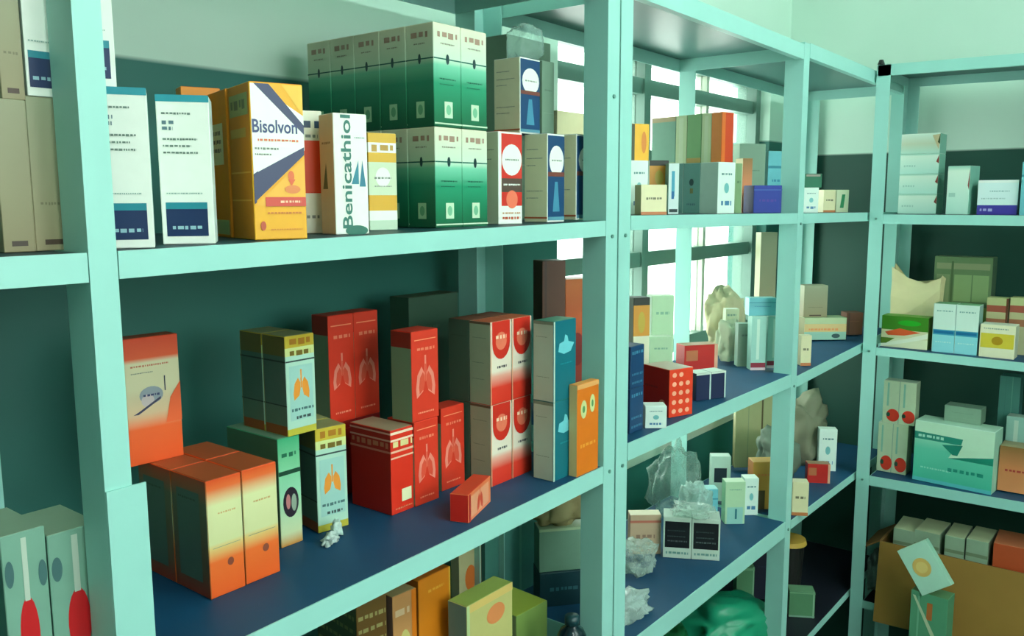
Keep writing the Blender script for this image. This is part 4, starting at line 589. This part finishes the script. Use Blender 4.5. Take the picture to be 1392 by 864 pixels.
blob('plastic_bag', 'pale crumpled plastic bag leaning before the white carton with the black square', 'bag', (-.80, 1.64, .7915), (.07, .09, .11), 5, plastic((190, 220, 210), .35), 20, .25)
blob('plastic_bag', 'large sea-green plastic bag slumped on the lowest shelf of the window bay', 'bag', (-.79, 1.80, .4505), (.17, .26, .13), 22, M((30, 150, 112), .3, .2, 12), -20, .14)
blob('plastic_bag', 'dark green plastic bag behind the sea-green one on the lowest shelf', 'bag', (-.86, 1.60, .4505), (.12, .14, .14), 24, M((16, 96, 50), .35, .2, 12), 0, .16)
blob('plastic_bag', 'clear crumpled film at the bottom left corner of the window bay lower shelf', 'bag', (-.722, 1.215, .7915), (.075, .11, .045), 3, plastic((205, 228, 220), .35), 0, .3)
blob('plastic_bag', 'clear crumpled film left of the black-windowed cartons', 'bag', (-.80, 1.40, .7915), (.07, .07, .06), 7, plastic((190, 214, 204), .3), 0, .3)
blob('plastic_bag', 'clear film bunched over the black-windowed cartons', 'bag', (-.752, 1.535, .8775), (.09, .07, .016), 9, plastic((205, 225, 216), .12), 25, .3)
blob('plastic_bag', 'dim grey-brown crumpled bag in the far bay lower shelf', 'bag', (-.82, 2.33, .777), (.13, .13, .19), 4, M((120, 124, 100), .6, .15, 20), 0, .22)
blob('plastic_bag', 'grey crumpled bag behind the red carton in the far bay', 'bag', (-.80, 2.10, .781), (.09, .12, .14), 11, M((104, 120, 104), .6, .15, 20), 0, .25)
blob('paper_bag', 'beige crumpled bag before the window on the middle shelf', 'bag', (-.915, 2.02, 1.1235), (.07, .15, .16), 6, M((196, 190, 150), .7, .1, 30), 0, .18)
blob('paper_bag', 'small pale crumpled bag beside the red carton on the middle shelf', 'bag', (-.85, 1.90, 1.1235), (.05, .06, .10), 10, M((206, 212, 180), .7, .1, 30), 0, .2)
blob('paper_bag', 'pale olive crumpled bag on top of the grey-green carton under the foreground middle shelf', 'bag', (-.855, 1.215, .9315), (.06, .09, .07), 12, M((150, 140, 96), .7, .15, 30), -40, .2)
blob('plastic_bag', 'clear film slumped over the round-label carton at the top', 'bag', (-.757, .990, 1.6915), (.04, .06, .05), 14, plastic((190, 225, 215), .15, .06), 0, .12)
blob('film_scrap', 'torn scrap of clear film on the blue liner before the lung cartons', 'film', (-.776, .635, 1.0990), (.016, .03, .014), 15, plastic((215, 235, 228), .7), 30, .4, 3)
blob('film_scrap', 'torn film hanging at the foot of the front lung carton', 'film', (-.785, .652, 1.0992), (.012, .016, .022), 17, plastic((205, 232, 222), .7), 0, .4, 3)
blob('plastic_bag', 'grey translucent bag at the left end of the lowest right shelf', 'bag', (-.625, 2.41, .4315), (.045, .06, .12), 18, plastic((150, 176, 170), .6), 0, .2)
# paper bag standing open on the green carton, right rack
def paper_bag(label, loc, w, d, h, rot):
    t = empty('paper_bag', loc, R(rot)); tag(t, label, 'bag'); n = 14; V = []; Fc = []; rnd = random.Random(3)
    ring = [(-1, -1), (-.3, -1), (.4, -1), (1, -1), (1, 0), (1, 1), (.3, 1), (-.4, 1), (-1, 1), (-1, 0)]
    tops = [.93, .80, .74, .82, .84, .80, .76, .74, .96, .9]
    for k in range(6):
        f = k/5
        for j, (a, b) in enumerate(ring):
            V.append((a*w/2*(1+.06*f)+rnd.uniform(-.002, .002)*(k > 0), b*d/2*(1-.25*f)+rnd.uniform(-.003, .003)*(k > 0), h*f*(1-(1-tops[j])*f)))
    m = len(ring)
    for k in range(5):
        for j in range(m): Fc.append((k*m+j, k*m+(j+1) % m, (k+1)*m+(j+1) % m, (k+1)*m+j))
    Fc.append(tuple(range(m))[::-1])
    mt = M((232, 222, 172), .7, .08, 30); o = mesh('bag_body', V, Fc, mt, None, t); md = o.modifiers.new('thick', 'SOLIDIFY'); md.thickness = .0008; md.offset = 0
    V2 = [(-.2*w, -d/2*.93-.001, h*.05), (-.02*w, -d/2*.93-.001, h*.04), (.02*w, -d/2*.93-.001, h*.30), (-.12*w, -d/2*.90-.001, h*.34), (-.24*w, -d/2*.92-.001, h*.2)]
    mesh('printed_mark', [(a, b-.002, c) for a, b, c in V2], [(0, 1, 2, 3, 4)], M((222, 140, 100)), None, t)
paper_bag('cream paper bag with torn open top behind the green and red carton', (-.575, 2.46, 1.120), .115, .06, .215, 0)
# dark bottles, lower foreground shelf
def bottle(label, loc, r, h, glass_col, cap_col, group=None, lay=False):
    t = empty('bottle', loc); tag(t, label, 'bottle', group)
    prof = [(0, 0), (r*.92, 0), (r, .004), (r, h*.66), (r*.8, h*.76), (r*.42, h*.83), (r*.42, h*.9), (0, h*.9)]
    def lathe(name, prof, m, par, n=20):
        V = []; Fc = []
        for a, z in prof: V += [(a*math.cos(2*math.pi*j/n), a*math.sin(2*math.pi*j/n), z) for j in range(n)]
        for k in range(len(prof)-1):
            for j in range(n): Fc.append((k*n+j, k*n+(j+1) % n, (k+1)*n+(j+1) % n, (k+1)*n+j))
        return mesh(name, V, Fc, m, None, par, True)
    lathe('glass_body', prof, M(glass_col, .12, .05), t)
    lathe('cap', [(0, h*.86), (r*.5, h*.86), (r*.5, h), (0, h)], M(cap_col, .4), t)
    lathe('paper_label', [(r*1.01, h*.18), (r*1.01, h*.55)], M((60, 110, 110), .5), t)
bottle('dark teal glass bottle, left of two, lower foreground shelf', (-.735, 1.168, .7855), .022, .105, (8, 40, 46), (120, 150, 140))
bottle('dark teal glass bottle, nearest the double post, lower foreground shelf', (-.70, 1.03, .7855), .022, .09, (8, 36, 44), (20, 60, 66))
# yellow round lid on a dark tub
t = empty('round_tub', (-.81, 2.24, .4455)); tag(t, 'dark round tub with a straw-yellow lid on the far bay lowest shelf', 'tub')
MB().cyl((0, 0, 0), .034, .128, 'z', 24, 0, .040).build('tub_body', M((24, 26, 24), .5), t)
MB().cyl((0, 0, .128), .046, .012, 'z', 24, 0, .043).build('lid', M((206, 168, 70), .5, .12, 40), t)
# cardboard box with open flaps on the lowest right shelf, filled with small cartons
CB = M((120, 84, 36), .7, .10, 18); CBI = M((86, 60, 28), .8, .1, 18)
t = empty('cardboard_box', (-.36, 2.39, .4315)); tag(t, 'large open brown cardboard box filled with small cartons, lower right', 'box')
W_, D_, H_, th = .47, .15, .175, .003
MB().box(-W_/2, W_/2, -D_/2, D_/2, 0, th).build('base_panel', CBI, t)
MB().box(-W_/2, W_/2, -D_/2, -D_/2+th, th, H_).build('front_panel', CB, t); MB().box(-W_/2, W_/2, D_/2-th, D_/2, th, H_).build('rear_panel', CB, t)
MB().box(-W_/2, -W_/2+th, -D_/2+th, D_/2-th, th, H_).build('side_panel', CB, t); MB().box(W_/2-th, W_/2, -D_/2+th, D_/2-th, th, H_).build('side_panel', CB, t)
fl_ = mesh('open_flap', [(-W_/2, -D_/2-.001, H_), (W_/2, -D_/2-.001, H_), (W_/2+.004, -D_/2-.045, H_-.185), (-W_/2+.004, -D_/2-.042, H_-.205)], [(0, 3, 2, 1)], M((150, 112, 44), .7, .16, 9), None, t)
md = fl_.modifiers.new('thick', 'SOLIDIFY'); md.thickness = .003; md.offset = 1
fl2 = mesh('open_flap', [(-W_/2-.001, -D_/2, H_), (-W_/2-.001, D_/2, H_), (-W_/2-.045, D_/2, H_-.03), (-W_/2-.045, -D_/2, H_-.03)], [(0, 1, 2, 3)], CB, None, t)
md = fl2.modifiers.new('thick', 'SOLIDIFY'); md.thickness = .003; md.offset = 0
# tilted white carton resting on the tall pale green one, leaning against the cardboard flap
t = carton('medicine_carton', 'tilted white carton with gold oval leaning on the brown cardboard flap', 'carton', -.428, 2.205, .5600, .078, .022, .115, 0, 'goldoval')
t.rotation_euler = (R(-8), R(-36), R(0))
